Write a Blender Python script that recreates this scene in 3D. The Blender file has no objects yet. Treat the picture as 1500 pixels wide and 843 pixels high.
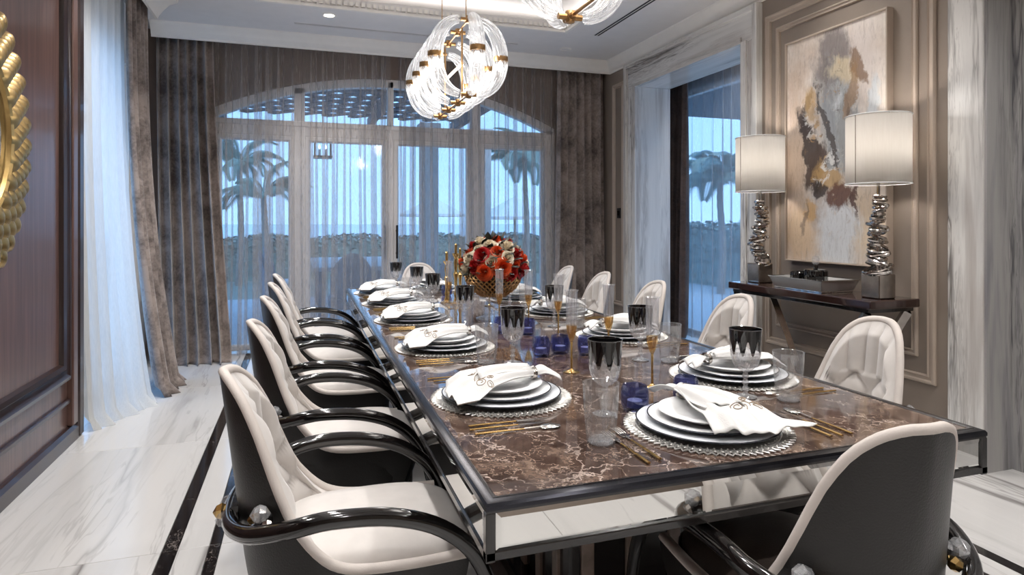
import bpy, bmesh, math, random
from math import sin, cos, pi, radians, sqrt, atan, atan2, exp
from mathutils import Vector, Matrix, noise

# ------------------------------------------------------------------ camera, world, exposure
scene = bpy.context.scene
COL = scene.collection
cam_d = bpy.data.cameras.new('camera'); cam = bpy.data.objects.new('camera', cam_d); COL.objects.link(cam)
cam.location = (0, 0, 1.36)
cam.rotation_euler = (pi/2, 0, -atan(307/919))
cam_d.sensor_width = 36; cam_d.lens = 919/1500*36
cam_d.shift_y = -96.5/1500
cam_d.clip_start = .02; cam_d.clip_end = 500
scene.camera = cam
vs = scene.view_settings
vs.view_transform = 'Standard'; vs.look = 'None'; vs.gamma = 1; vs.use_curve_mapping = False
vs.exposure = 0.15
scene.cycles.use_denoising = True
scene.cycles.max_bounces = 10; scene.cycles.transparent_max_bounces = 24
scene.cycles.transmission_bounces = 8; scene.cycles.glossy_bounces = 5; scene.cycles.diffuse_bounces = 4
scene.cycles.caustics_reflective = False; scene.cycles.caustics_refractive = False
scene.cycles.sample_clamp_indirect = 4

world = bpy.data.worlds.new('dusk_sky'); scene.world = world; world.use_nodes = True
wn = world.node_tree.nodes; wl = world.node_tree.links
bg = wn['Background']
tc = wn.new('ShaderNodeTexCoord'); sp = wn.new('ShaderNodeSeparateXYZ'); rp = wn.new('ShaderNodeValToRGB')
wl.new(tc.outputs['Generated'], sp.inputs[0]); wl.new(sp.outputs['Z'], rp.inputs['Fac']); wl.new(rp.outputs['Color'], bg.inputs['Color'])
rp.color_ramp.elements[0].position = 0.0; rp.color_ramp.elements[0].color = (.36, .62, 1, 1)
rp.color_ramp.elements[1].position = .7; rp.color_ramp.elements[1].color = (.16, .42, .85, 1)
bg.inputs['Strength'].default_value = 2.3

sun_d = bpy.data.lights.new('added_garden_sun', 'SUN'); sun_d.energy = 2.2; sun_d.angle = radians(50); sun_d.color = (.82, .91, 1)  # soft sun added to lighten the garden, no such source in view
sun = bpy.data.objects.new('added_garden_sun', sun_d); COL.objects.link(sun); sun.location = (2, -6, 9)
sun.rotation_euler = Vector((-.12, .75, -.6)).to_track_quat('-Z', 'Y').to_euler()

# ------------------------------------------------------------------ mesh helpers
class MB:
    def __init__(s): s.v = []; s.f = []
    def add(s, vs_, fs):
        o = len(s.v); s.v += [tuple(p) for p in vs_]; s.f += [tuple(i+o for i in q) for q in fs]; return s
    def box(s, x0, x1, y0, y1, z0, z1, b=0):
        if b <= 0:
            return s.add([(x0,y0,z0),(x1,y0,z0),(x1,y1,z0),(x0,y1,z0),(x0,y0,z1),(x1,y0,z1),(x1,y1,z1),(x0,y1,z1)],
                         [(0,3,2,1),(4,5,6,7),(0,1,5,4),(1,2,6,5),(2,3,7,6),(3,0,4,7)])
        L = ((x0, x1), (y0, y1), (z0, z1)); b = min(b, (x1-x0)*.49, (y1-y0)*.49, (z1-z0)*.49)
        V = []; idx = {}
        for i in (0,1):
            for j in (0,1):
                for k in (0,1):
                    c = (i,j,k)
                    for ax in range(3):
                        p = [L[a][c[a]] + (b if c[a]==0 else -b)*(a!=ax) for a in range(3)]
                        idx[(c,ax)] = len(V); V.append(p)
        F = []
        for ax in range(3):
            o1, o2 = [(1,2),(2,0),(0,1)][ax]
            for sd in (0,1):
                q = []
                for (a,c_) in ((0,0),(1,0),(1,1),(0,1)):
                    c = [0,0,0]; c[ax]=sd; c[o1]=a; c[o2]=c_; q.append(idx[(tuple(c),ax)])
                F.append(tuple(q) if sd else tuple(reversed(q)))
        for ax in range(3):
            o1, o2 = [(1,2),(2,0),(0,1)][ax]
            for a in (0,1):
                for c_ in (0,1):
                    e = []
                    for t in (0,1):
                        c=[0,0,0]; c[ax]=t; c[o1]=a; c[o2]=c_; e.append(tuple(c))
                    q = (idx[(e[0],o1)], idx[(e[1],o1)], idx[(e[1],o2)], idx[(e[0],o2)])
                    F.append(q if (a+c_)%2 else tuple(reversed(q)))
        for c in [(i,j,k) for i in (0,1) for j in (0,1) for k in (0,1)]:
            q = (idx[(c,0)], idx[(c,1)], idx[(c,2)])
            F.append(q if sum(c)%2 else tuple(reversed(q)))
        return s.add(V, F)
    def tube(s, pts, r, seg=8, closed=False, cap=True, sq=(1,1), up=None, rib=None):
        pts = [Vector(p) for p in pts]; n = len(pts)
        rr = r if isinstance(r, (list, tuple)) else [r]*n
        T = []
        for i in range(n):
            a = pts[(i-1) % n] if closed or i else pts[0]; c = pts[(i+1) % n] if closed or i < n-1 else pts[-1]
            T.append((c-a).normalized())
        N = Vector(up) if up else (Vector((0,0,1)) if abs(T[0].z) < .9 else Vector((1,0,0)))
        V = []
        for i in range(n):
            N = (N - T[i]*N.dot(T[i])); 
            if N.length < 1e-6: N = T[i].orthogonal()
            N.normalize(); B = T[i].cross(N)
            for k in range(seg):
                th = 2*pi*k/seg; q = rr[i]*(rib(th, i/(n-1)) if rib else 1)
                V.append(pts[i] + N*(cos(th)*q*sq[0]) + B*(sin(th)*q*sq[1]))
        F = []
        m = n if closed else n-1
        for i in range(m):
            j = (i+1) % n
            for k in range(seg):
                l = (k+1) % seg
                F.append((i*seg+k, i*seg+l, j*seg+l, j*seg+k))
        if cap and not closed:
            F.append(tuple(reversed(range(seg)))); F.append(tuple((n-1)*seg+k for k in range(seg)))
        return s.add(V, F)
    def lathe(s, prof, seg=32, c=(0,0,0), rib=None, ax='z'):
        V = []; F = []; n = len(prof)
        for i, (r, z) in enumerate(prof):
            for k in range(seg):
                th = 2*pi*k/seg; q = max(r, 1e-5)*(rib(th, z) if rib else 1)
                p = (q*cos(th), q*sin(th), z)
                if ax == 'x': p = (z, q*cos(th), q*sin(th))
                if ax == 'y': p = (q*sin(th), z, q*cos(th))
                V.append((c[0]+p[0], c[1]+p[1], c[2]+p[2]))
        for i in range(n-1):
            for k in range(seg):
                l = (k+1) % seg
                F.append((i*seg+k, i*seg+l, (i+1)*seg+l, (i+1)*seg+k))
        return s.add(V, F)
    def grid(s, fn, nu, nv, cu=False):
        V = []; F = []
        for j in range(nv+1):
            for i in range(nu if cu else nu+1): V.append(fn(i/nu, j/nv))
        w = nu if cu else nu+1
        for j in range(nv):
            for i in range(nu):
                k = (i+1) % w
                F.append((j*w+i, j*w+k, (j+1)*w+k, (j+1)*w+i))
        return s.add(V, F)
    def frame(s, o, ux, uy, n, w, h, prof, close=True):
        # mitred rectangular moulding; prof = [(inset, height along n)]
        o, ux, uy, n = map(Vector, (o, ux, uy, n)); V = []; F = []
        for (t, d) in prof:
            for (a, c) in ((t,t),(w-t,t),(w-t,h-t),(t,h-t)): V.append(o + ux*a + uy*c + n*d)
        m = len(prof)
        for i in range(m if close else m-1):
            j = (i+1) % m
            for k in range(4):
                l = (k+1) % 4; F.append((i*4+k, i*4+l, j*4+l, j*4+k))
        return s.add(V, F)
    def prism(s, poly, vec):
        vec = Vector(vec); n = len(poly); P = [Vector(p) for p in poly]
        F = [tuple(reversed(range(n))), tuple(range(n, 2*n))] + [(i, (i+1) % n, n+(i+1) % n, n+i) for i in range(n)]
        return s.add(P + [p+vec for p in P], F)
    def sweep(s, prof, path, closed=False):
        # profile points are (out, z) offsets; path is a planar list of (x, y); out is to the left of travel
        n = len(path); V = []; F = []; m = len(prof)
        for i in range(n):
            p = Vector(path[i]); 
            d0 = (p-Vector(path[i-1])).normalized() if (i or closed) else None
            d1 = (Vector(path[(i+1) % n])-p).normalized() if (i < n-1 or closed) else None
            d0 = d0 or d1; d1 = d1 or d0
            n0 = Vector((-d0.y, d0.x)); n1 = Vector((-d1.y, d1.x)); b = (n0+n1); b /= max(.2, b.dot(n0))
            for (a, z) in prof: V.append((p.x+b.x*a, p.y+b.y*a, z))
        for i in range(n if closed else n-1):
            j = (i+1) % n
            for k in range(m):
                l = (k+1) % m; F.append((i*m+k, j*m+k, j*m+l, i*m+l))
        if not closed: F.append(tuple(range(m))); F.append(tuple((n-1)*m+k for k in reversed(range(m))))
        return s.add(V, F)
    def xf(s, M):
        s.v = [tuple(M @ Vector(p)) for p in s.v]; return s
    def mesh(s, name, mat, angle=35, fix=True):
        me = bpy.data.meshes.new(name); me.from_pydata(s.v, [], s.f)
        if fix:
            bm = bmesh.new(); bm.from_mesh(me); bmesh.ops.recalc_face_normals(bm, faces=bm.faces); bm.to_mesh(me); bm.free()
        me.materials.append(mat)
        if angle:
            me.polygons.foreach_set('use_smooth', [True]*len(me.polygons)); me.set_sharp_from_angle(angle=radians(angle))
        me.update(); return me
    def build(s, name, mat, parent=None, loc=None, rotz=None, angle=35, fix=True):
        return put(name, s.mesh(name, mat, angle, fix), parent, loc, rotz)

def put(name, me, parent=None, loc=None, rotz=None):
    o = bpy.data.objects.new(name, me); COL.objects.link(o); o.parent = parent
    if loc is not None: o.location = loc
    if rotz is not None: o.rotation_euler = (0, 0, rotz)
    return o
def tag(o, label=None, cat=None, group=None, kind=None):
    if label: o['label'] = label
    if cat: o['category'] = cat
    if group: o['group'] = group
    if kind: o['kind'] = kind
    return o
def thing(name, label, cat, loc=(0,0,0), rotz=0, group=None):
    o = put(name, None, None, loc, rotz); return tag(o, label, cat, group)
KIDS = {}
def kids(o):
    return [c for c in bpy.data.objects if c.parent == o]
def dup(root, loc, rotz, label=None):
    r = root.copy(); COL.objects.link(r); r.location = loc; r.rotation_euler = (0, 0, rotz)
    if label: r['label'] = label
    key = root.name
    if key not in KIDS: KIDS[key] = [(c, kids(c)) for c in kids(root)]
    for c, gs in KIDS[key]:
        d = c.copy(); COL.objects.link(d); d.parent = r
        for g in gs:
            e = g.copy(); COL.objects.link(e); e.parent = d
    return r
def struct(o, label=None): return tag(o, label, None, None, 'structure')
def catmull(P, n=8, closed=False):
    P = [Vector(p) for p in P]; out = []; m = len(P)
    for i in range(m if closed else m-1):
        a, b_, c, d = (P[(i-1) % m] if closed or i else P[0]), P[i], P[(i+1) % m], (P[(i+2) % m] if closed or i+2 < m else P[-1])
        for k in range(n):
            t = k/n
            out.append(.5*((2*b_) + (c-a)*t + (2*a-5*b_+4*c-d)*t*t + (3*b_-a-3*c+d)*t**3))
    if not closed: out.append(P[-1])
    return out
def interp(tab, x):
    if x <= tab[0][0]: return tab[0][1]
    for (a, p), (b_, q) in zip(tab, tab[1:]):
        if x <= b_:
            t = (x-a)/(b_-a); return p+(q-p)*t
    return tab[-1][1]

# ------------------------------------------------------------------ materials
def lin(r, g, b_):
    f = lambda c: (c/255/12.92) if c/255 <= .04045 else ((c/255+.055)/1.055)**2.4
    return (f(r), f(g), f(b_), 1)
class NT:
    def __init__(s, name):
        s.m = bpy.data.materials.new(name); s.m.use_nodes = True; s.n = s.m.node_tree.nodes; s.l = s.m.node_tree.links
        s.bsdf = s.n['Principled BSDF']; s.out = s.n['Material Output']
    def new(s, t, **kw):
        q = s.n.new(t)
        for k, v in kw.items():
            if hasattr(q, k): setattr(q, k, v)
            else: q.inputs[k].default_value = v
        return q
    def link(s, a, b_): s.l.new(a, b_)
    def coord(s, scale=(1,1,1), rnd=False, rot=(0,0,0), src='Object'):
        if src == 'World': q = s.new('ShaderNodeNewGeometry').outputs['Position']
        else: q = s.new('ShaderNodeTexCoord').outputs[src]
        mp = s.new('ShaderNodeMapping'); s.link(q, mp.inputs['Vector'])
        mp.inputs['Scale'].default_value = scale; mp.inputs['Rotation'].default_value = rot
        if rnd:
            oi = s.new('ShaderNodeObjectInfo'); ml = s.new('ShaderNodeMath', operation='MULTIPLY'); ml.inputs[1].default_value = 37
            s.link(oi.outputs['Random'], ml.inputs[0])
            ad = s.new('ShaderNodeVectorMath', operation='ADD'); cb = s.new('ShaderNodeCombineXYZ')
            s.link(ml.outputs[0], cb.inputs[0]); s.link(ml.outputs[0], cb.inputs[2])
            s.link(mp.outputs[0], ad.inputs[0]); s.link(cb.outputs[0], ad.inputs[1]); return ad.outputs[0]
        return mp.outputs[0]
    def noise(s, vec, scale=5, detail=4, rough=.55, dist=0, out='Fac'):
        q = s.new('ShaderNodeTexNoise'); s.link(vec, q.inputs['Vector'])
        q.inputs['Scale'].default_value = scale; q.inputs['Detail'].default_value = detail; q.inputs['Roughness'].default_value = rough; q.inputs['Distortion'].default_value = dist
        return q.outputs[out]
    def ramp(s, fac, *stops):
        q = s.new('ShaderNodeValToRGB'); e = q.color_ramp.elements
        while len(e) < len(stops): e.new(.5)
        for el, (p, c) in zip(e, stops): el.position = p; el.color = c if len(c) == 4 else (*c, 1)
        s.link(fac, q.inputs['Fac']); return q.outputs['Color']
    def math(s, op, a, b_=None, c=None, clamp=False):
        q = s.new('ShaderNodeMath', operation=op); q.use_clamp = clamp
        for i, x in enumerate((a, b_, c)):
            if x is None: continue
            if isinstance(x, (int, float)): q.inputs[i].default_value = x
            else: s.link(x, q.inputs[i])
        return q.outputs[0]
    def mix(s, fac, a, b_, mode='MIX'):
        q = s.new('ShaderNodeMix', data_type='RGBA', blend_type=mode)
        for k, x in ((0, fac), (6, a), (7, b_)):
            if isinstance(x, (int, float)): q.inputs[k].default_value = x
            elif isinstance(x, tuple): q.inputs[k].default_value = x
            else: s.link(x, q.inputs[k])
        return q.outputs[2]
    def set(s, **kw):
        for k, x in kw.items():
            k = k.replace('_', ' ')
            if isinstance(x, (int, float, tuple)): s.bsdf.inputs[k].default_value = x
            else: s.link(x, s.bsdf.inputs[k])
        return s
    def bump(s, h, strength=.3, dist=.01):
        q = s.new('ShaderNodeBump'); q.inputs['Strength'].default_value = strength; q.inputs['Distance'].default_value = dist
        s.link(h, q.inputs['Height']); s.link(q.outputs[0], s.bsdf.inputs['Normal']); return s
W0 = (1,1,1,1); K0 = (0,0,0,1)
def plain(name, col, rough=.5, metal=0, var=.12, scale=8, coat=0, bump=0, bscale=60, sheen=0, **kw):
    t = NT(name); v = t.coord((1,1,1)); n = t.noise(v, scale, 3)
    dark = tuple(c*(1-var) for c in col[:3])+(1,); lite = tuple(min(1, c*(1+var)) for c in col[:3])+(1,)
    t.set(Base_Color=t.ramp(n, (.3, dark), (.7, lite)), Roughness=rough, Metallic=metal, Coat_Weight=coat, Sheen_Weight=sheen)
    if bump: t.bump(t.noise(v, bscale, 2), bump, .004)
    for k, x in kw.items(): t.set(**{k: x})
    return t.m
def marble(name, base, vein, stretch=(1, .12, 1), scale=3, rough=.08, w=.05, rnd=True, amt=.8, src='Object', second=None, warp_amt=.55):
    t = NT(name); v = t.coord(stretch, rnd, src=src)
    warp = t.noise(v, scale*.8, 5, .6, out='Color')
    ad = t.new('ShaderNodeVectorMath', operation='ADD'); sc = t.new('ShaderNodeVectorMath', operation='SCALE'); sc.inputs['Scale'].default_value = warp_amt
    t.link(warp, sc.inputs[0]); t.link(v, ad.inputs[0]); t.link(sc.outputs[0], ad.inputs[1])
    n1 = t.noise(ad.outputs[0], scale, 3, .5); n2 = t.noise(ad.outputs[0], scale*2.3, 4, .6)
    a1 = t.math('ABSOLUTE', t.math('SUBTRACT', n1, .5)); a2 = t.math('ABSOLUTE', t.math('SUBTRACT', n2, .47))
    v1 = t.math('SUBTRACT', 1, t.math('DIVIDE', a1, w), clamp=True); v2 = t.math('SUBTRACT', 1, t.math('DIVIDE', a2, w*.5), clamp=True)
    mask = t.ramp(t.noise(v, scale*.6, 2), (.42, K0), (.62, W0))
    vv = t.math('MULTIPLY', t.math('MAXIMUM', t.math('POWER', v1, 2), t.math('MULTIPLY', v2, .6)), mask)
    cloud = t.ramp(t.noise(ad.outputs[0], scale*.7, 5, .65), (.3, tuple(c*.82 for c in base[:3])+(1,)), (.6, base))
    if second: cloud = t.mix(t.ramp(t.noise(ad.outputs[0], scale*1.2, 3), (.5, K0), (.75, W0)), cloud, second)
    t.set(Base_Color=t.mix(t.math('MULTIPLY', vv, amt), cloud, vein), Roughness=rough)
    return t.m

M = {}
M['floor'] = marble('white_marble_floor', lin(212,210,208), lin(104,99,97), (1,.09,1), 2.2, .1, .045, amt=.8)
M['inlay'] = marble('black_marble_inlay', lin(26,22,22), lin(150,140,134), (1,.6,1), 6, .08, .02, amt=.7)
M['grey_marble'] = marble('grey_veined_marble_cladding', lin(228,226,222), lin(104,98,95), (1,1,.07), 6.5, .14, .06, src='World', rnd=False, amt=1, second=lin(176,168,162), warp_amt=.3)
M['lintel_marble'] = marble('lintel_marble_cladding', lin(228,226,222), lin(104,98,95), (1,.07,1), 6.5, .14, .06, src='World', rnd=False, amt=1, second=lin(176,168,162), warp_amt=.3)
M['shaded_marble'] = marble('shaded_marble_cladding', lin(176,174,172), lin(92,92,96), (1,1,.07), 6.5, .16, .08, src='World', rnd=False, amt=1, second=lin(132,132,138), warp_amt=.3)  # darker copy of the grey marble, shade put into its colour
M['ceil'] = plain('ceiling_paint', lin(226,223,221), .75, var=.02)
M['plaster'] = plain('white_plaster', lin(236,232,226), .65, var=.02)
M['taupe'] = plain('taupe_wall_paint', lin(140,127,116), .55, var=.03)
M['taupe_trim'] = plain('taupe_moulding', lin(176,161,147), .45, var=.03)
M['shaded_wall'] = plain('shaded_wall_paint', lin(120,104,94), .6, var=.04)  # beige wall; its shade is put into this darker taupe
def wood():
    t = NT('dark_walnut_veneer'); v = t.coord((14, 14, .5), src='World')
    n = t.noise(v, 3, 5, .6, .6)
    t.set(Base_Color=t.ramp(n, (.25, lin(74,52,47)), (.75, lin(116,87,78))), Roughness=.3, Coat_Weight=.35, Coat_Roughness=.15)
    return t.m
M['wood'] = wood()
M['wood_dark'] = plain('dark_walnut_moulding', lin(48,34,32), .28, var=.15, coat=.3)
M['gilt'] = plain('brushed_gold_petal', lin(184,154,100), .36, .95, var=.12, scale=20)
M['gold'] = plain('polished_gold', lin(214,180,118), .2, 1, var=.06)
M['brass'] = plain('aged_brass', lin(176,138,94), .28, 1, var=.1)
M['silver'] = plain('polished_silver', lin(206,202,198), .16, 1, var=.05)
M['pewter'] = plain('dark_polished_nickel', lin(172,165,159), .18, 1, var=.2, scale=14)
M['mirror'] = plain('mirror_glass', lin(226,226,224), .02, 1, var=.01)
M['lacquer'] = plain('black_lacquer', lin(14,12,12), .12, var=.1, coat=.8)
M['leather'] = plain('black_leather', lin(25,23,22), .36, var=.2, bump=.25, bscale=220)
M['brown_leather'] = plain('dark_brown_leather', lin(66,56,51), .5, var=.15, bump=.2, bscale=220)
M['velvet'] = plain('cream_velvet', lin(208,202,197), .8, var=.05, scale=14, sheen=.5)
M['piping'] = plain('cream_piping', lin(208,199,192), .7, var=.05, bump=.2, bscale=240)
M['frame_metal'] = plain('gunmetal_table_rim', lin(52,52,58), .18, .9, var=.1)
M['black_trim'] = plain('black_table_trim', lin(22,19,19), .2, var=.1, coat=.5)
def emperador():
    t = NT('brown_emperador_marble'); v = t.coord((1,1,1))
    w = t.noise(v, 5, 5, .65, out='Color'); sc = t.new('ShaderNodeVectorMath', operation='SCALE'); sc.inputs['Scale'].default_value = .28
    ad = t.new('ShaderNodeVectorMath', operation='ADD'); t.link(w, sc.inputs[0]); t.link(v, ad.inputs[0]); t.link(sc.outputs[0], ad.inputs[1])
    base = t.ramp(t.noise(ad.outputs[0], 9, 6, .7), (.3, lin(42,31,27)), (.5, lin(80,62,54)), (.7, lin(134,114,100)))
    vo = t.new('ShaderNodeTexVoronoi', feature='DISTANCE_TO_EDGE'); t.link(ad.outputs[0], vo.inputs['Vector']); vo.inputs['Scale'].default_value = 6
    v1 = t.math('SUBTRACT', 1, t.math('DIVIDE', vo.outputs['Distance'], .022), clamp=True)
    vo2 = t.new('ShaderNodeTexVoronoi', feature='DISTANCE_TO_EDGE'); t.link(ad.outputs[0], vo2.inputs['Vector']); vo2.inputs['Scale'].default_value = 17
    v2 = t.math('SUBTRACT', 1, t.math('DIVIDE', vo2.outputs['Distance'], .035), clamp=True)
    m1 = t.ramp(t.noise(v, 4, 3), (.42, K0), (.58, W0)); m2 = t.ramp(t.noise(v, 11, 3), (.44, K0), (.58, W0))
    c = t.mix(t.math('MULTIPLY', t.math('MULTIPLY', v1, m1), .8), base, lin(214,196,184))
    c = t.mix(t.math('MULTIPLY', t.math('MULTIPLY', v2, m2), .6), c, lin(200,178,160))
    t.set(Base_Color=c, Roughness=.07, Coat_Weight=.6, Coat_Roughness=.03); return t.m
M['emperador'] = emperador()
def velvet_drape(name, a, b_):
    t = NT(name); v = t.coord((1,1,1))
    n = t.noise(v, 3.2, 6, .7, .4); n2 = t.noise(v, 40, 3)
    c = t.ramp(t.math('ADD', t.math('MULTIPLY', n, .8), t.math('MULTIPLY', n2, .2)), (.38, a), (.58, b_))
    t.set(Base_Color=c, Roughness=.75, Sheen_Weight=.35); t.bump(n2, .25, .004); return t.m
M['drape'] = velvet_drape('mottled_taupe_velvet', lin(92,81,76), lin(164,150,142))
M['drape_dark'] = velvet_drape('dark_brown_velvet', lin(62,46,40), lin(96,76,66))
def sheer(name, col, tr, tl=.5):
    t = NT(name); v = t.coord((1,1,1))
    d = t.new('ShaderNodeBsdfDiffuse'); d.inputs['Color'].default_value = col
    s = t.new('ShaderNodeBsdfTranslucent'); s.inputs['Color'].default_value = col
    p = t.new('ShaderNodeBsdfTransparent')
    m1 = t.new('ShaderNodeMixShader'); m1.inputs[0].default_value = tl; t.link(d.outputs[0], m1.inputs[1]); t.link(s.outputs[0], m1.inputs[2])
    m2 = t.new('ShaderNodeMixShader'); t.link(m1.outputs[0], m2.inputs[1]); t.link(p.outputs[0], m2.inputs[2])
    wv = t.noise(t.coord((180,180,8)), 1, 1)
    t.link(t.math('ADD', tr-.08, t.math('MULTIPLY', wv, .16)), m2.inputs[0])
    t.link(m2.outputs[0], t.out.inputs['Surface']); return t.m
M['sheer'] = sheer('taupe_sheer_voile', lin(202,193,186), .64)
M['sheer_white'] = sheer('white_sheer_voile', lin(238,238,236), .10)
M['sheer_blue'] = sheer('pale_sheer_voile', lin(206,208,212), .62)
def glass(name, col=(1,1,1,1), gloss=.1, rough=.03):
    t = NT(name)
    p = t.new('ShaderNodeBsdfTransparent'); p.inputs['Color'].default_value = col
    g = t.new('ShaderNodeBsdfGlossy'); g.inputs['Roughness'].default_value = rough; g.inputs['Color'].default_value = (1,1,1,1)
    n = t.noise(t.coord((1,1,1)), 3, 1); m = t.new('ShaderNodeMixShader')
    t.link(t.math('ADD', gloss-.02, t.math('MULTIPLY', n, .04)), m.inputs[0]); t.link(p.outputs[0], m.inputs[1]); t.link(g.outputs[0], m.inputs[2])
    t.link(m.outputs[0], t.out.inputs['Surface']); return t.m
M['pane'] = glass('window_glass', (.93,.97,1,1), .06, .01)
def crystal(name, col, rough=.02, ior=1.5, gl=.25):
    t = NT(name)
    r = t.new('ShaderNodeBsdfGlass'); r.inputs['Color'].default_value = col; r.inputs['IOR'].default_value = ior; r.inputs['Roughness'].default_value = rough
    p = t.new('ShaderNodeBsdfTransparent'); p.inputs['Color'].default_value = col
    m = t.new('ShaderNodeMixShader'); n = t.noise(t.coord((1,1,1)), 4, 1)
    t.link(t.math('ADD', gl-.05, t.math('MULTIPLY', n, .1)), m.inputs[0])
    t.link(r.outputs[0], m.inputs[1]); t.link(p.outputs[0], m.inputs[2]); t.link(m.outputs[0], t.out.inputs['Surface']); return t.m
def thin_glass(name, col, gl, df, dcol=(.9,.92,.95,1)):
    t = NT(name); p = t.new('ShaderNodeBsdfTransparent'); p.inputs['Color'].default_value = col
    g = t.new('ShaderNodeBsdfGlossy'); g.inputs['Roughness'].default_value = .04; d = t.new('ShaderNodeBsdfDiffuse'); d.inputs['Color'].default_value = dcol
    n = t.noise(t.coord((1,1,1)), 30, 2); lw = t.new('ShaderNodeLayerWeight'); fz = t.math('MULTIPLY', t.math('POWER', lw.outputs['Facing'], 4), .55)
    a = t.new('ShaderNodeMixShader'); t.link(t.math('MULTIPLY', n, df*2), a.inputs[0]); t.link(p.outputs[0], a.inputs[1]); t.link(d.outputs[0], a.inputs[2])
    b_ = t.new('ShaderNodeMixShader'); t.link(t.math('ADD', fz, gl-.04, clamp=True), b_.inputs[0]); t.link(a.outputs[0], b_.inputs[1]); t.link(g.outputs[0], b_.inputs[2])
    t.link(b_.outputs[0], t.out.inputs['Surface']); return t.m
M['crystal'] = thin_glass('clear_crystal', (.98,.98,.99,1), .14, .10)
M['cut'] = thin_glass('cut_crystal', (.97,.97,.98,1), .22, .26)
M['black_glass'] = plain('black_glass', lin(10,9,11), .05, var=.1, coat=.6)
M['blue_glass'] = thin_glass('cobalt_glass', (.52,.55,.76,1), .14, .08, lin(90,100,170))
M['amber'] = thin_glass('amber_glass', (.95,.82,.56,1), .2, .2, lin(206,160,90))
def lamp_glass():
    t = NT('ribbed_lamp_glass')
    d = t.new('ShaderNodeBsdfTranslucent'); d.inputs['Color'].default_value = (.95,.96,.98,1)
    f = t.new('ShaderNodeBsdfDiffuse'); f.inputs['Color'].default_value = (.9,.92,.95,1)
    p = t.new('ShaderNodeBsdfTransparent'); g = t.new('ShaderNodeBsdfGlossy'); g.inputs['Roughness'].default_value = .12
    lw = t.new('ShaderNodeLayerWeight'); dens = t.math('SUBTRACT', .86, t.math('MULTIPLY', t.math('POWER', lw.outputs['Facing'], 1.6), .7), clamp=True)
    a = t.new('ShaderNodeMixShader'); t.link(dens, a.inputs[0]); t.link(d.outputs[0], a.inputs[1]); t.link(p.outputs[0], a.inputs[2])
    c = t.new('ShaderNodeMixShader'); c.inputs[0].default_value = .12; t.link(a.outputs[0], c.inputs[1]); t.link(f.outputs[0], c.inputs[2])
    b_ = t.new('ShaderNodeMixShader'); n = t.noise(t.coord((1,1,1)), 20, 2); t.link(t.math('MULTIPLY', n, .36), b_.inputs[0]); t.link(c.outputs[0], b_.inputs[1]); t.link(g.outputs[0], b_.inputs[2])
    t.link(b_.outputs[0], t.out.inputs['Surface']); return t.m
M['lamp_glass'] = lamp_glass()
def emit(name, col, strength):
    t = NT(name); t.set(Base_Color=(.8,.8,.8,1)); t.bsdf.inputs['Emission Color'].default_value = col; t.bsdf.inputs['Emission Strength'].default_value = strength; return t.m
M['bulb'] = emit('lit_bulb', (1,.95,.88,1), 7)
M['down'] = emit('downlight_lens', (1,.94,.86,1), 14)
M['added_cove'] = emit('added_cove_light', (1,.96,.93,1), 13)
def shade():
    t = NT('lit_linen_shade'); n = t.noise(t.coord((60,60,4)), 2, 3)
    t.set(Base_Color=t.ramp(n, (.3, lin(226,220,212)), (.7, lin(244,240,234))), Roughness=.8)
    tr = t.new('ShaderNodeBsdfTranslucent'); tr.inputs['Color'].default_value = (.98,.96,.93,1)
    m = t.new('ShaderNodeMixShader'); m.inputs[0].default_value = .72; t.link(t.bsdf.outputs[0], m.inputs[1]); t.link(tr.outputs[0], m.inputs[2]); t.link(m.outputs[0], t.out.inputs['Surface']); return t.m
M['shade'] = shade()
M['china'] = plain('white_china', lin(240,240,240), .45, var=.02, Specular_IOR_Level=.2)
M['charger'] = plain('pale_grey_china', lin(226,229,233), .45, var=.04, Specular_IOR_Level=.2)
M['china_rim'] = plain('dark_plate_rim', lin(60,62,70), .25, .6, var=.1)
M['linen'] = plain('white_linen', lin(224,223,221), .85, var=.02, bump=.25, bscale=300)
M['thread'] = plain('bronze_embroidery', lin(150,132,112), .6, .2, var=.2)
M['bead'] = plain('silver_beadwork', lin(200,198,194), .3, .7, var=.25, scale=60)
M['stone_pale'] = plain('pedestal_marble_strip', lin(150,134,124), .25, var=.2, scale=20)
M['window'] = plain('white_painted_joinery', lin(232,228,226), .4, var=.02)
M['dark_metal'] = plain('dark_handle_metal', lin(60,56,54), .35, .8, var=.1)
M['slot'] = plain('dark_air_slot', lin(40,38,38), .7, var=.1)
M['console'] = plain('dark_rosewood_lacquer', lin(52,34,30), .12, var=.3, scale=5, coat=.7)
M['patio'] = plain('pale_patio_stone', lin(196,200,204), .6, var=.1)
M['lawn'] = plain('lawn_grass', lin(124,138,128), .9, var=.3)
M['sea'] = plain('sea_water', lin(196,214,226), .25, var=.06)
M['hedge'] = plain('hedge_leaf', lin(116,134,126), .7, var=.4, scale=6)
M['palm'] = plain('palm_frond', lin(140,166,158), .6, var=.3)
M['trunk'] = plain('palm_trunk', lin(140,132,124), .8, var=.3)
M['stucco'] = plain('white_stucco', lin(206,206,206), .7, var=.03)
M['pergola'] = plain('pergola_timber', lin(78,78,88), .6, var=.15)
M['wicker'] = plain('grey_wicker', lin(126,128,138), .7, var=.25, scale=60, bump=.4, bscale=120)
M['canvas_white'] = plain('parasol_canvas', lin(232,232,232), .8, var=.02)
M['rose_orange'] = plain('orange_rose', lin(216,84,36), .6, var=.2, scale=30)
M['rose_red'] = plain('red_rose', lin(176,30,30), .6, var=.25, scale=30)
M['rose_cream'] = plain('cream_rose', lin(238,226,204), .6, var=.08, scale=30)
M['leaf'] = plain('dark_rose_leaf', lin(36,42,34), .5, var=.3)
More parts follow.
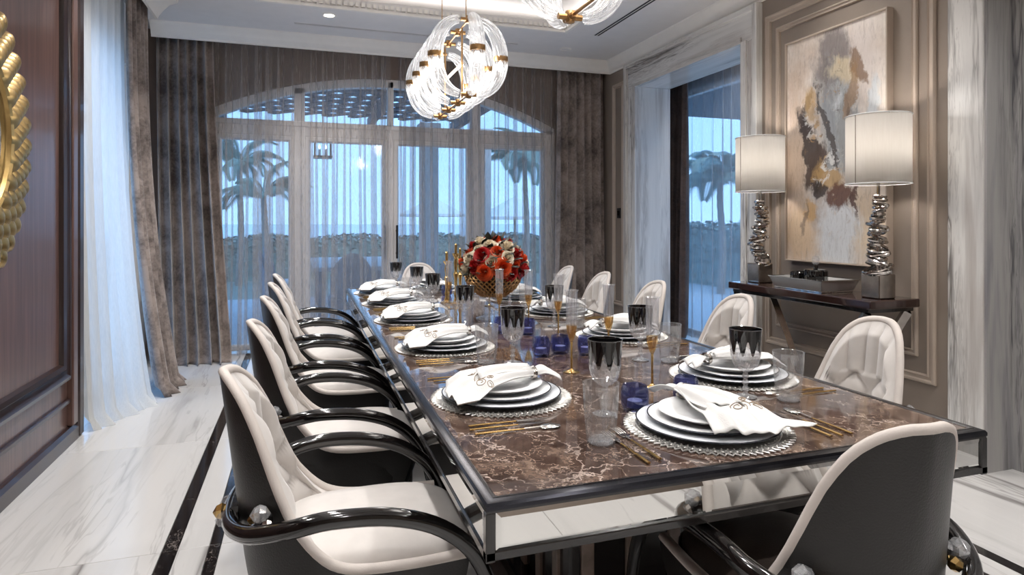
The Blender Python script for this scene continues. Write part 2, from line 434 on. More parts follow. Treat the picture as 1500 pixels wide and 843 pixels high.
M['stamen'] = plain('rose_heart', lin(180,140,70), .7, var=.2)

# ------------------------------------------------------------------ room shell
SOF = 3.27                                   # soffit height
# floor: slabs and inlays are pieces laid on a bed
bed = struct(MB().box(-1.65, 4.6, -2.7, 7.2, -.12, -.012).build('floor', M['slot'], angle=0), 'white veined marble floor with black inlay bands')
def slab(x0, x1, y0, y1, m='floor', name='marble_slab'):
    g = .0012
    o = MB().box(x0+g, x1-g, y0+g, y1-g, -.012, 0, .0015).build(name, M[m], bed, angle=0)
ys = [-2.7, -1.3, .1, 1.5, 2.9, 4.3, 5.7, 7.19]
for a, b_ in zip(ys, ys[1:]):
    slab(-1.64, -.55, a, b_)
    slab(-.55, -.49, a, b_, 'inlay', 'black_inlay_strip'); slab(-.49, -.37, a, b_); slab(-.37, -.325, a, b_, 'inlay', 'black_inlay_strip')
    slab(-.325, 1.07, a, b_); slab(1.07, 2.465, a, b_)
    slab(2.465, 2.51, a, b_, 'inlay', 'black_inlay_strip'); slab(2.51, 2.63, a, b_); slab(2.63, 2.69, a, b_, 'inlay', 'black_inlay_strip')
    slab(2.69, 3.66, a, b_); slab(3.66, 4.59, a, b_)

# far wall with the arched opening
XC, AH, SAG, SPR = .97, 1.93, .46, 2.48
RA = (AH*AH+SAG*SAG)/(2*SAG); ZC = SPR+SAG-RA
zarch = lambda x, r=RA: ZC + sqrt(max(0, r*r-(x-XC)**2))
wf = MB(); wf.box(-1.65, XC-AH, 7.02, 7.2, 0, 3.5); wf.box(XC+AH, 4.6, 7.02, 7.2, 0, 3.5)
arc = [(XC-AH+2*AH*i/40, 7.02, zarch(XC-AH+2*AH*i/40)) for i in range(41)]
for p, q in zip(arc, arc[1:]):
    wf.prism([p, q, (q[0], 7.02, 3.5), (p[0], 7.02, 3.5)], (0, .18, 0))
struct(wf.build('wall_far', M['shaded_wall'], angle=0), 'end wall coloured taupe for shade, with a wide arched opening')
# left wall: walnut panelling then a curtained window
wl_ = MB(); wl_.box(-1.6, -1.37, -2.7, 4.71, 0, 3.5)
WL = struct(wl_.build('wall_left', M['wood'], angle=0), 'dark walnut panelled wall behind the gold mirror')
w2 = MB(); w2.box(-1.62, -1.47, 4.71, 4.95, 0, 3.5); w2.box(-1.62, -1.47, 6.4, 7.02, 0, 3.5); w2.box(-1.62, -1.47, 4.95, 6.4, 2.75, 3.5)
struct(w2.build('wall_left_window_side', M['plaster'], angle=0), 'pale wall around the side window behind the sheer curtain')
def panel(y0, y1, z0, z1, mat, wd=.11):
    mb = MB().frame((-1.37, y0, z0), (0,1,0), (0,0,1), (1,0,0), y1-y0, z1-z0,
        [(0,-.01),(0,.03),(.02,.034),(.04,.02),(wd*.55,.012),(wd*.7,.03),(wd*.9,.022),(wd,0),(wd,-.01)])
    mb.build('panel_moulding', mat, WL, angle=30)
panel(.7, 4.49, .40, 3.1, M['wood_dark']); panel(-2.5, .55, .40, 3.1, M['wood_dark'])
MB().box(-1.38, -1.335, 4.515, 4.6, .1, 3.3, .008).build('pilaster_strip', M['wood'], WL)
MB().box(-1.38, -1.33, 4.61, 4.70, 0, 3.3, .012).build('end_casing', M['wood_dark'], WL)
MB().box(-1.38, -1.35, -2.6, 4.61, .245, .275, .006).build('dado_strip', M['wood_dark'], WL)
sk = MB().sweep([(-.01,0),(.035,0),(.035,.075),(.02,.095),(-.01,.1)], [(-1.37, 4.61), (-1.37, -2.6)])
struct(sk.build('baseboard_left', M['wood_dark']))
# near wall behind the camera
struct(MB().box(-1.55, 4.6, -2.88, -2.7, 0, 3.5).build('wall_near', M['taupe'], angle=0), 'taupe wall behind the camera')

# right wall
WR = struct(MB().box(3.51, 3.7, 2.6, 4.17, 0, 3.5).build('wall_right', M['taupe'], angle=0), 'taupe panelled wall behind the painting')
wr2 = struct(MB().box(3.51, 3.7, 6.33, 7.02, 0, 3.5).build('wall_right_corner', M['taupe'], angle=0), 'narrow taupe wall between drape and marble jamb')
struct(MB().box(3.52, 3.9, 4.17, 6.33, 3.1, 3.5).build('wall_right_lintel', M['plaster'], angle=0))
PRO = [(0,-.005),(0,.012),(.008,.022),(.018,.022),(.026,.012),(.040,.010),(.048,.018),(.055,.004),(.055,-.005)]
def rmould(par, y0, y1, z0, z1, prof=PRO):
    MB().frame((3.51, y0, z0), (0,1,0), (0,0,1), (-1,0,0), y1-y0, z1-z0, prof).build('wall_moulding', M['taupe_trim'], par, angle=30)
rmould(WR, 2.685, 4.10, .40, 2.99); rmould(WR, 2.80, 3.985, .55, 2.87, [(a*.75, d*.85) for a, d in PRO])
rmould(wr2, 6.42, 6.70, .38, 2.98)
sw = thing('light_switch', 'small dark wall switch on the taupe corner wall beside the marble jamb', 'switch', (3.51, 6.55, 1.46))
MB().box(-.012, 0, -.04, .04, -.06, .06, .004).build('switch_plate', M['dark_metal'], sw); MB().box(-.018, -.011, -.022, .022, -.03, .03, .003).build('rocker', M['black_trim'], sw)
# marble surround of the bay
def surround(name, boxes, label):
    p = struct(put(name, None), label)
    for b_ in boxes: MB().box(*b_, .004).build('marble_piece', M['lintel_marble' if name == 'trim_3' else 'grey_marble'], p)
surround('trim_1', [(3.48,3.92,4.16,4.36,0,2.85), (3.45,3.55,4.15,4.205,0,3.125), (3.465,3.55,4.30,4.365,0,2.86)], 'white veined marble jamb beside the painting wall')
surround('trim_2', [(3.48,3.92,6.12,6.34,0,2.85), (3.45,3.55,6.295,6.35,0,3.125), (3.465,3.55,6.115,6.18,0,2.86)], 'white veined marble jamb beside the dark bay drape')
surround('trim_3', [(3.48,3.92,4.205,6.295,2.85,3.12), (3.45,3.55,4.205,6.295,3.075,3.125), (3.465,3.55,4.36,6.12,2.845,2.90)], 'white veined marble lintel over the bay opening')
# marble pilaster and niche near the camera
struct(MB().box(3.485, 3.72, 2.41, 2.605, 0, 3.5, .004).build('trim_4', M['grey_marble']), 'white veined marble pilaster at the end of the painting wall')
ni = struct(MB().box(3.70, 3.85, -2.7, 2.43, 0, 3.5).build('wall_right_niche', M['shaded_marble'], angle=0), 'marble niche wall coloured grey for shade')
MB().box(3.50, 3.70, 2.398, 2.412, 0, 3.4).build('reveal_shade_sheet', M['shaded_marble'], ni, angle=0)  # thin sheet colours the pilaster reveal grey in place of shade
# bay beyond the opening
struct(MB().box(3.7, 4.6, 3.72, 3.85, 0, 3.5).build('wall_bay_near', M['plaster'], angle=0))
wb = MB(); wb.box(4.45, 4.6, 3.85, 4.0, 0, 3.5); wb.box(4.45, 4.6, 6.85, 7.02, 0, 3.5); wb.box(4.45, 4.6, 4.0, 6.85, 2.95, 3.5)
struct(wb.build('wall_bay', M['shaded_wall'], angle=0), 'bay wall coloured taupe for shade, around its window')
# windows -------------------------------------------------------------------
W1 = struct(put('window_1', None), 'wide arched white garden doors with fanlights')
Yw0, Yw1 = 7.05, 7.15
def leaf(par, x0, x1, z0, z1, bar=.06):
    mb = MB().frame((x0, 7.065, z0), (1,0,0), (0,0,1), (0,-1,0), x1-x0, z1-z0, [(0,-.06),(0,.0),(.015,.01),(bar-.015,.01),(bar,-.005),(bar,-.06)])
    o = mb.build('door_leaf', M['window'], par, angle=30)
    MB().box(x0+bar-.01, x1-bar+.01, 7.09, 7.098, z0+bar-.01, z1-bar+.01).build('pane', M['pane'], o, angle=0)
    return o
cols = [(-.96,-.845),(-.085,.025),(.90,.965),(1.86,1.97),(2.785,2.90)]
for i, (a, b_) in enumerate(cols):
    x = (a+b_)/2; top = min(zarch(a), zarch(b_))-.02
    MB().box(a, b_, Yw0, Yw1, 0, top, .006).build('mullion', M['window'], W1)
MB().box(-.86, 2.80, Yw0+.005, Yw1-.005, 2.27, 2.41, .006).build('transom', M['window'], W1)
MB().box(-.86, 2.80, Yw0-.015, Yw1-.02, 2.37, 2.43, .01).build('transom_ledge', M['window'], W1)
rim = MB()
N = 40
def archpt(i, off, y):
    x = XC-AH+2*AH*i/N; d = Vector((x-XC, zarch(x)-ZC)).normalized(); z = zarch(x)
    return (x-d.x*off, y, z-d.y*off)
for i in range(N):
    q = [archpt(i,0,Yw0), archpt(i+1,0,Yw0), archpt(i+1,.09,Yw0), archpt(i,.09,Yw0)]
    rim.prism(q, (0, .1, 0))
rim.build('arch_rim', M['window'], W1, angle=0)
for a, b_ in zip(cols, cols[1:]):
    l = leaf(W1, a[1]-.005, b_[0]+.005, .02, 2.275, .062)
    n = 14; V = []; 
    pts = [(a[1], 7.1, 2.41)] + [(b_[0], 7.1, 2.41)] + [(b_[0]+(a[1]-b_[0])*i/n, 7.1, max(2.42, zarch(b_[0]+(a[1]-b_[0])*i/n)-.05)) for i in range(n+1)]
    MB().prism(pts, (0, .006, 0)).build('fanlight_pane', M['pane'], W1, angle=0)
for x in (.865, 1.0):
    h = MB(); h.tube([(x, 7.03, .95), (x, 7.03, 1.32)], .011, 8); h.box(x-.012, x+.012, 7.03, 7.06, 1.0, 1.02); h.box(x-.012, x+.012, 7.03, 7.06, 1.25, 1.27)
    h.build('pull_handle', M['dark_metal'], W1)
W2 = struct(put('window_2', None), 'side window behind the white sheer')
for (a, b_) in ((4.95,5.68),(5.68,6.4)):
    o = MB().frame((-1.51, a, 0), (0,1,0), (0,0,1), (1,0,0), b_-a, 2.75, [(0,-.06),(0,0),(.06,0),(.06,-.06)]).build('sash', M['window'], W2, angle=30)
    MB().box(-1.545, -1.538, a+.05, b_-.05, .05, 2.7).build('pane', M['pane'], o, angle=0)
W3 = struct(put('window_3', None), 'tall bay window with pale sheers')
for (a, b_) in ((4.0,5.2),(5.2,6.85)):
    for z0, z1 in ((0,2.95),):
        o = MB().frame((4.5, a, z0), (0,1,0), (0,0,1), (-1,0,0), b_-a, z1-z0, [(0,-.06),(0,0),(.05,0),(.05,-.06)]).build('sash', M['window'], W3, angle=30)
        MB().box(4.53, 4.536, a+.04, b_-.04, z0+.04, z1-.04).build('pane', M['pane'], o, angle=0)

struct(MB().box(4.61, 6.6, 3.0, 8.2, 2.96, 3.12).build('eave_roof', M['pergola'], angle=0), 'dark eave outside the bay window')
# ceiling: soffit ring, tray, cornice ---------------------------------------
TX0, TX1, TY0, TY1 = -.38, 2.52, -1.2, 5.815
C = MB()
C.box(-1.65, TX0, -2.7, 7.02, SOF, SOF+.09); C.box(TX1, 4.6, -2.7, 7.02, SOF, SOF+.09)
C.box(TX0, TX1, -2.7, TY0, SOF, SOF+.09); C.box(TX0, TX1, TY1, 7.02, SOF, SOF+.09)
CE = struct(C.build('ceiling', M['ceil'], angle=0), 'white soffit ceiling around a raised tray')
MB().box(-1.66, 4.65, -2.9, 7.25, 3.5, 3.6).build('tray_top', M['ceil'], CE, angle=0)
den = MB()
k = 0
y = TY0
while y < TY1-.03:
    den.box(TX1-.018, TX1+.002, y, y+.03, SOF+.03, SOF+.065); den.box(TX0-.002, TX0+.018, y, y+.03, SOF+.03, SOF+.065); y += .052
x = TX0
while x < TX1-.03:
    den.box(x, x+.03, TY1-.018, TY1+.002, SOF+.03, SOF+.065); x += .052
tag(den.build('dentil_row', M['plaster'], CE, angle=0), kind='stuff')
MB().frame((TX0, TY0, SOF), (1,0,0), (0,1,0), (0,0,1), TX1-TX0, TY1-TY0, [(-.01,-.012),(.022,-.012),(.022,.012),(-.01,.02)]).build('tray_lip', M['plaster'], CE, angle=30)
for (a, b_) in ((4.3,5.5),(2.75,4.05),(1.2,2.5)):
    for (c, d) in ((-.2,.95),(1.15,2.35)):
        MB().frame((c, a, 3.5), (1,0,0), (0,1,0), (0,0,-1), d-c, b_-a, [(0,-.01),(0,.015),(.02,.025),(.04,.015),(.05,-.01)]).build('ceiling_moulding', M['plaster'], CE, angle=30)
        MB().frame((c+.12, a+.12, 3.5), (1,0,0), (0,1,0), (0,0,-1), d-c-.24, b_-a-.24, [(0,-.01),(0,.01),(.015,.016),(.03,.01),(.035,-.01)]).build('ceiling_moulding', M['plaster'], CE, angle=30)
# unseen light strips added for soft light, lying on the soffit behind the lip
for nm, q in (('a',(TX0-.16,TX0-.13,TY0,TY1)),('b',(TX1+.13,TX1+.16,TY0,TY1)),('c',(TX0,TX1,TY1+.13,TY1+.16)),('d',(TX0,TX1,TY0-.16,TY0-.13))):
    MB().box(*q, SOF+.09, SOF+.10).build('added_cove_strip', M['added_cove'], CE, angle=0)
PC = [(0,3.13),(.014,3.128),(.016,3.148),(.024,3.152),(.045,3.195),(.075,3.235),(.095,3.25),(.098,3.262),(.1,3.275),(-.03,3.275),(-.03,3.14)]
struct(MB().sweep(PC, [(3.51, 2.6), (3.51, 6.78), (-1.37, 6.78)]).build('trim_5', M['plaster'], angle=40), 'white ceiling cornice over the drapes and the marble lintel')
PL = [(0,3.10),(.02,3.10),(.03,3.125),(.06,3.17),(.11,3.225),(.17,3.25),(.18,3.275),(-.16,3.275),(-.16,3.24),(0,3.22)]
struct(MB().sweep(PL, [(-1.195, 6.06), (-1.195, -2.6)]).build('trim_6', M['plaster'], angle=40), 'white pelmet cornice over the side curtains')
struct(MB().sweep(PC, [(3.70, -2.6), (3.70, 2.41)]).build('trim_7', M['plaster'], angle=40))
# air slots
def slot_diffuser(x0, x1, y0, y1, label):
    t = thing('air_slot_diffuser', label, 'air vent', ((x0+x1)/2, (y0+y1)/2, SOF), 0, 'linear air slots in the soffit')
    w, d = (x1-x0)/2, (y1-y0)/2
    MB().frame((-w,-d,0),(1,0,0),(0,1,0),(0,0,-1), 2*w, 2*d, [(0,-.002),(0,.004),(.006,.004),(.006,-.002)]).build('slot_frame', M['ceil'], t, angle=0)
    MB().box(-w+.004, w-.004, -d+.004, d-.004, -.0015, .0).build('dark_slot', M['slot'], t, angle=0)
    if w > d: MB().box(-w+.006, w-.006, -.004, .004, -.005, 0).build('divider_blade', M['ceil'], t, angle=0)
    else: MB().box(-.004, .004, -d+.006, d-.006, -.005, 0).build('divider_blade', M['ceil'], t, angle=0)
slot_diffuser(-.08, 2.2, 6.35, 6.40, 'dark linear air slot parallel to the far window drapes')
slot_diffuser(2.82, 2.89, 1.0, 5.83, 'dark linear air slot running beside the marble lintel')
# downlights
def downlight(x, y, label, power=90, z=None):
    t = thing('downlight', label, 'ceiling light', (x, y, z or SOF), 0, 'round recessed downlights')
    MB().lathe([(.045,-.002),(.05,-.008),(.065,-.006),(.068,0),(.045,0)], 24).build('trim_ring', M['plaster'], t)
    MB().lathe([(0,-.0015),(.046,-.0015)], 24).build('lens', M['down'] if power else M['ceil'], t)
    if not power: return
    ld = bpy.data.lights.new('downlight_lamp', 'SPOT'); ld.energy = power; ld.spot_size = radians(125); ld.spot_blend = .9; ld.shadow_soft_size = .09; ld.color = (1,.975,.955)
    lo = bpy.data.objects.new('downlight_lamp', ld); COL.objects.link(lo); lo.parent = t; lo.location = (0, 0, -.02)
DL = [(2.757,6.39,'round downlight in the soffit by the drape corner'), (.233,6.03,'small lit downlight above the garden doors, beside the chandelier'),
      (-.85,4.6,'downlight above the white sheer curtain'), (-.85,3.0,'downlight above the gold mirror'), (-.85,1.2,'downlight over the walnut wall behind the frame'),
      (3.1,3.3,'downlight above the painting'), (3.1,1.4,'downlight above the marble niche'),
      (.2,-1.7,'unseen fill downlight over the camera end of the room, walnut side'), (2.0,-1.7,'unseen fill downlight over the camera end of the room, marble side')]  # the camera-end pair is unseen and serves as front fill
for k, (x, y, l) in enumerate(DL): downlight(x, y, l, 0 if k == 0 else 30 if 'painting' in l else 50 if 'mirror' in l else 170 if 'camera end' in l else 140 if 'garden' in l else 90)
downlight(4.0, 5.2, 'added fill downlight inside the marble bay', 45)  # added to take the blue cast off the marble reveal
for y, w in ((4.9,'window end'),(3.3,'middle'),(1.7,'head chair end'),(.1,'camera end')):  # out-of-view tray lights added to brighten the room
    for x, s in ((.05,'walnut'),(2.1,'marble')): downlight(x, y, f'added tray fill light over the {w} of the table, {s} side', 100, z=3.5)

# ------------------------------------------------------------------ curtains
def curtain(name, p0, p1, nrm, z0, z1, folds, amp, mat, label, cat='curtain', flare=0, s0=0, s1=0, seed=1, nu=None, nv=26, puddle=0, group=None, hem=0, thick=0, drop=None, lop=0, over=0):
    p0 = Vector((*p0, 0)); p1 = Vector((*p1, 0)); nr = Vector((*nrm, 0)); al = (p1-p0).normalized()
    nu = nu or int(folds*12)
    def fn(u, v):
        w = (1-v)
        ph = 2*pi*folds*(u + (.035+(.07 if over else 0))*noise.noise(Vector((u*4, seed, 0))) + .02*w*noise.noise(Vector((u*6, seed+5, w*1.5))))
        a = amp*(.6+.4*w)*(1+.5*noise.noise(Vector((u*5+seed, 2, w))))
        sh = sin(ph); sh = sh*(1-.25*abs(sh))*1.25 + .25*sin(2*ph+1.3*seed)
        p = p0.lerp(p1, u) + al*(-s0*(1-u)*w**1.6 + s1*u*w**1.6) + nr*(a*sh + flare*w**2.2*(1-lop+lop*u)) + al*(over*a*sin(2*ph+.8) + .35*a*sin(ph+.8))
        z = z0+(z1-z0)*v
        if v < .035 and puddle: 
            q = (1-v/.035); p += nr*(puddle*q*(1+.5*sin(ph*.5+seed))) ; z = z0+.004+(z1-z0)*v*.8
        if drop: z = z if v > .5 else z
        return (p.x, p.y, z)
    # vertical spacing with more rows near the floor
    def fn2(u, v): return fn(u, v**1.35)
    o = MB().grid(fn2, nu, nv).build(name, mat, angle=80, fix=False)
    tag(o, label, cat, group)
    if thick:
        m = o.modifiers.new('cloth_thickness', 'SOLIDIFY'); m.thickness = thick
    return o
curtain('velvet_drape', (-1.36, 6.885), (-.86, 6.885), (0,-1), .0, 3.2, 6, .062, M['drape'], 'mottled taupe velvet drape in the corner between side window and garden doors', flare=.26, s0=-.08, s1=.20, seed=3, puddle=.05, thick=.004)
curtain('velvet_drape', (2.86, 6.89), (3.46, 6.89), (0,-1), .0, 3.2, 6, .06, M['drape'], 'mottled taupe velvet drape beside the narrow taupe corner wall', flare=.10, s0=.10, s1=0, seed=8, puddle=.04, thick=.004)
curtain('velvet_drape', (-1.30, 5.60), (-1.28, 6.16), (1,0), .0, 3.24, 5, .045, M['drape'], 'mottled taupe velvet drape behind the white side sheer', flare=.27, s0=.18, s1=-.18, seed=5, puddle=.05, thick=.004)
curtain('sheer_curtain', (-1.40, 4.76), (-1.345, 5.68), (1,0), .0, 3.24, 6, .035, M['sheer_white'], 'white floor-length sheer curtain next to the walnut panelling', flare=.30, lop=.75, s0=.06, s1=-.38, seed=11, puddle=.05)
curtain('sheer_curtain', (-.98, 6.97), (.90, 6.97), (0,-1), .01, 3.2, 15, .038, M['sheer'], 'thin taupe sheer over the garden doors, walnut wall side', seed=21, nu=420, flare=.05, over=.9)
curtain('sheer_curtain', (.98, 6.97), (2.95, 6.97), (0,-1), .01, 3.2, 15, .038, M['sheer'], 'thin taupe sheer over the garden doors, marble wall side', seed=23, nu=420, flare=.05, over=1.0)
curtain('bay_drape', (4.22, 6.22), (4.22, 6.80), (-1,0), .0, 3.2, 5, .06, M['drape_dark'], 'dark brown velvet drape hanging inside the marble bay', flare=.03, seed=31, puddle=.02, thick=.004)
curtain('bay_sheer', (4.34, 3.95), (4.34, 6.4), (-1,0), .01, 3.2, 13, .035, M['sheer_blue'], 'pale sheer across the bay window behind the console lamp', seed=33, nu=380, over=.8)

# ------------------------------------------------------------------ outside
struct(MB().box(-14, 16, 7.2, 12.4, -.16, -.06).build('patio_ground', M['patio'], angle=0), 'pale stone patio outside the garden doors')
struct(MB().box(4.6, 16, -4, 7.2, -.16, -.06).build('side_patio_ground', M['patio'], angle=0))
struct(MB().box(-40, 60, 12.4, 30, -.2, -.07).build('lawn_ground', M['lawn'], angle=0), 'lawn beyond the patio')
struct(MB().box(-300, 300, 30, 400, -.4, -.25).build('sea_water', M['sea'], angle=0), 'pale sea at the horizon')
def hedge(x0, x1, y0, y1, h, label, seed):
    rnd = random.Random(seed); mb = MB(); n = int((x1-x0)*(y1-y0+.4)*900)
    for i in range(min(n, 14000)):
        x = rnd.uniform(x0, x1); y = rnd.uniform(y0, y1); z = rnd.random()**.6*h*(1+.06*sin(x*3+y))
        a = rnd.uniform(0, 6.28); s = rnd.uniform(.04, .09); dx, dy = cos(a)*s, sin(a)*s; t = rnd.uniform(-.6,.6)*s
        mb.add([(x-dx,y-dy,z-t),(x+dy*.5,y-dx*.5,z+s*.4),(x+dx,y+dy,z+t),(x-dy*.5,y+dx*.5,z-s*.4)], [(0,1,2,3)])
    core = thing('garden_hedge', label, 'hedge', (0,0,0))
    tag(mb.build('foliage', M['hedge'], core, angle=0, fix=False), kind='stuff'); MB().box(x0+.05, x1-.05, y0+.08, y1-.08, -.07, h*.9).build('hedge_core', M['hedge'], core, angle=0)
hedge(-7, 8, 16.2, 17.0, 1.0, 'clipped green hedge between lawn and sea', 1)
hedge(8.5, 9.3, 5, 16, 1.3, 'clipped hedge outside the bay window', 2)
def frond_mesh():
    mb = MB(); L = 1.0; P = [Vector((0,0,0)), Vector((.35,0,.22)), Vector((.7,0,.18)), Vector((1.0,0,-.12))]
    path = catmull(P, 8); mb.tube(path, [.018*(1-i/len(path)*.8) for i in range(len(path))], 5)
    for i in range(3, len(path)):
        for q in (0, .5):
            p = path[i-1].lerp(path[i], q); t = i/len(path); l = .34*sin(pi*(.15+.8*t)); 
            for s in (-1, 1):
                e = p + Vector((.35*l, s*l*.8, -.45*l)); m_ = p.lerp(e, .5)+Vector((0,0,.04)); w = Vector((.009,0,0))
                mb.add([p-w*.5, p+w*.5, m_+w, e, m_-w], [(0,1,2,3,4)])
    return mb.mesh('palm_frond', M['palm'], 0, False)
FR = frond_mesh()
def palm(x, y, h, r, n, label, seed):
    rnd = random.Random(seed); t = thing('palm_tree', label, 'palm tree', (x, y, -.07), 0, 'palms in the garden')
    path = catmull([(0,0,0), (.05,0,h*.4), (.02,.05,h*.8), (0,0,h)], 8)
    MB().tube(path, [.075*(1-.4*i/len(path))*(1+.12*(i%2)) for i in range(len(path))], 10).build('palm_trunk', M['trunk'], t)
    for i in range(n):
        o = put('palm_frond', FR, t, (0,0,h)); s = .9*r*rnd.uniform(.8,1.15); o.scale = (s, s, s)
        o.rotation_euler = (rnd.uniform(-.2,.2), rnd.uniform(-.95,.55), 2*pi*i/n*1.618*3 + rnd.uniform(-.2,.2))
palm(-1.35, 15.2, 2.75, 1.15, 11, 'tall palm seen through the door leaf by the taupe drape', 1)
palm(-.75, 13.6, 1.95, 1.0, 10, 'shorter palm standing in front of the tall palm', 2)
palm(5.15, 14.4, 2.9, 1.25, 13, 'palm seen through the door leaf behind the flowers', 3)
palm(7.8, 10.4, 2.3, 1.2, 16, 'palm seen through the bay window', 4)
palm(-3.2, 17.8, 3.2, 1.3, 14, 'palm partly hidden by the corner drape', 5)
# pergola with crossing slats
PG = thing('pergola', 'dark timber pergola with diamond lattice roof over the patio', 'pergola', (0,0,0))
for x in (-3.6, -1.2, 1.1, 2.55): MB().box(x-.05, x+.05, 7.35, 11.0, 2.98, 3.12, .005).build('rafter', M['pergola'], PG)
for y in (7.4, 10.95): MB().box(-3.8, 2.7, y-.06, y+.06, 2.86, 2.98, .005).build('beam', M['pergola'], PG)
def lattice(sg):
    for k in range(-16, 20):
        # lines x - sg*y = c clipped to the roof rectangle
        c = k*.42; pts = []
        xa, xb, ya, yb = -3.7, 2.6, 7.4, 10.95
        y0 = ya; x0 = c + sg*(ya-9.2); x1 = c + sg*(yb-9.2); y1 = yb
        d = Vector((x1-x0, y1-y0))
        ts = sorted([(xa-x0)/d.x, (xb-x0)/d.x]); t0 = max(0, ts[0]); t1 = min(1, ts[1])
        if t1-t0 < .05: continue
        a = Vector((x0, y0))+d*t0; b_ = Vector((x0, y0))+d*t1; n = Vector((-d.y, d.x)).normalized()*.07; z = 3.12 + (.02 if sg > 0 else 0)
        MB().prism([(*(a-n), z), (*(b_-n), z), (*(b_+n), z), (*(a+n), z)], (0,0,.02)).build('lattice_slat', M['pergola'], PG, angle=0)
lattice(1); lattice(-1)
for (x, y, w, l) in ((1.85, 9.6, .13, 'white stucco patio column seen through the middle doors'), (2.82, 9.9, .1, 'slim grey patio column beside the flowers'), (-3.4, 10.9, .14, 'white stucco patio column behind the corner drape')):
    t = struct(put('patio_column', None, None, (x, y, -.06)), l)
    MB().box(-w, w, -w, w, 0, 2.93, .01).build('shaft', M['stucco'], t); MB().box(-w-.04, w+.04, -w-.04, w+.04, 0, .18, .01).build('plinth', M['stucco'], t)
    MB().box(-w-.03, w+.03, -w-.03, w+.03, 2.8, 2.93, .01).build('capital', M['stucco'], t)
def parasol(x, y, z, r, label):
    t = thing('parasol', label, 'parasol', (x, y, -.07), 0, 'white parasols beyond the lawn')
    MB().tube([(0,0,0),(0,0,z+.1)], .035, 8).build('pole', M['stucco'], t)
    mb = MB(); n = 8
    V = [(0,0,z+.45*r*.6)] + [(r*cos(2*pi*i/n), r*sin(2*pi*i/n), z-.25*r) for i in range(n)] + [(r*cos(2*pi*i/n), r*sin(2*pi*i/n), z-.32*r) for i in range(n)]
    mb.add(V, [(0, 1+i, 1+(i+1) % n) for i in range(n)] + [(1+i, n+1+i, n+1+(i+1) % n, 1+(i+1) % n) for i in range(n)])
    mb.build('canopy', M['canvas_white'], t, angle=20, fix=False)
    MB().lathe([(0,0),(.35,0),(.35,.06),(.05,.1),(.04,.3)], 16).build('foot', M['stucco'], t)
parasol(4.1, 20.5, 1.95, 1.1, 'white parasol beyond the lawn, seen between the two columns'); parasol(6.4, 18.9, 1.9, 1.25, 'white parasol beyond the lawn, behind the palm and flowers')
# outdoor dining set
OT = thing('outdoor_table', 'grey outdoor dining table on the patio behind the glass doors', 'table', (.75, 10.1, -.06))
MB().box(-.62, .62, -1.25, 1.25, .74, .80, .012).build('table_top', M['stucco'], OT)
for sx in (-.5, .5):
    for sy in (-1.1, 1.1): MB().box(sx-.045, sx+.045, sy-.045, sy+.045, 0, .74, .006).build('leg', M['wicker'], OT)
def wicker_chair(x, y, rz, label, proto=[]):
    if proto: dup(proto[0], (x, y, -.06), rz, label); return
    t = thing('wicker_chair', label, 'chair', (x, y, -.06), rz, 'wicker chairs on the patio'); proto.append(t)
    mb = MB()
    def back(u, v):
        a = (u-.5)*2.0; return (.29*sin(a)*1.1, -.27*cos(a)-.06*v, .40+.62*v - .28*v*abs(u-.5)**2*4)
    mb.grid(back, 20, 10); o = mb.build('backrest', M['wicker'], t, angle=60); m = o.modifiers.new('thickness', 'SOLIDIFY'); m.thickness = .035
    MB().box(-.28, .28, -.26, .30, .30, .44, .02).build('seat', M['wicker'], t); MB().box(-.26, .26, -.22, .29, .44, .51, .03).build('seat_cushion', M['canvas_white'], t)
    for sx in (-.24, .24):
        for sy in (-.22, .26): MB().tube([(sx, sy, 0), (sx*.95, sy*.95, .32)], .022, 8).build('leg', M['wicker'], t)
for x, y, rz, l in ((-.25,9.2,-pi/2,'grey wicker patio chair behind the cream chair row'), (-.25,10.4,-pi/2,'grey wicker patio chair further along the outdoor table'), (1.75,8.9,pi/2,'grey wicker patio chair by the white stucco column'), (.6,8.45,0,'grey wicker patio chair at the near end of the outdoor table'), (1.75,10.6,pi/2,'grey wicker patio chair at the far corner of the outdoor table')):
    wicker_chair(x, y, rz, l)
LN = thing('hanging_lantern', 'small square lantern hanging from the pergola outside', 'lantern', (.28, 9.5, 2.30))
for sx in (-.11, .11):
    for sy in (-.11, .11): MB().box(sx-.01, sx+.01, sy-.01, sy+.01, 0, .3).build('post', M['dark_metal'], LN, angle=0)
MB().box(-.13, .13, -.13, .13, -.02, .01, .004).build('tray', M['dark_metal'], LN); MB().lathe([(.17,.3),(.06,.38),(.02,.42)], 4).build('cap', M['dark_metal'], LN, angle=20)
MB().tube([(0,0,.4),(0,0,.82)], .006, 6).build('chain', M['dark_metal'], LN)
for sx in (-.045, .045):
    c = MB().lathe([(0,.01),(.018,.01),(.018,.11),(0,.115)], 10, (sx,0,0)).build('candle', M['stucco'], LN); MB().lathe([(0,.115),(.014,.135),(.008,.16),(0,.18)], 8, (sx,0,0)).build('flame', M['bulb'], c)

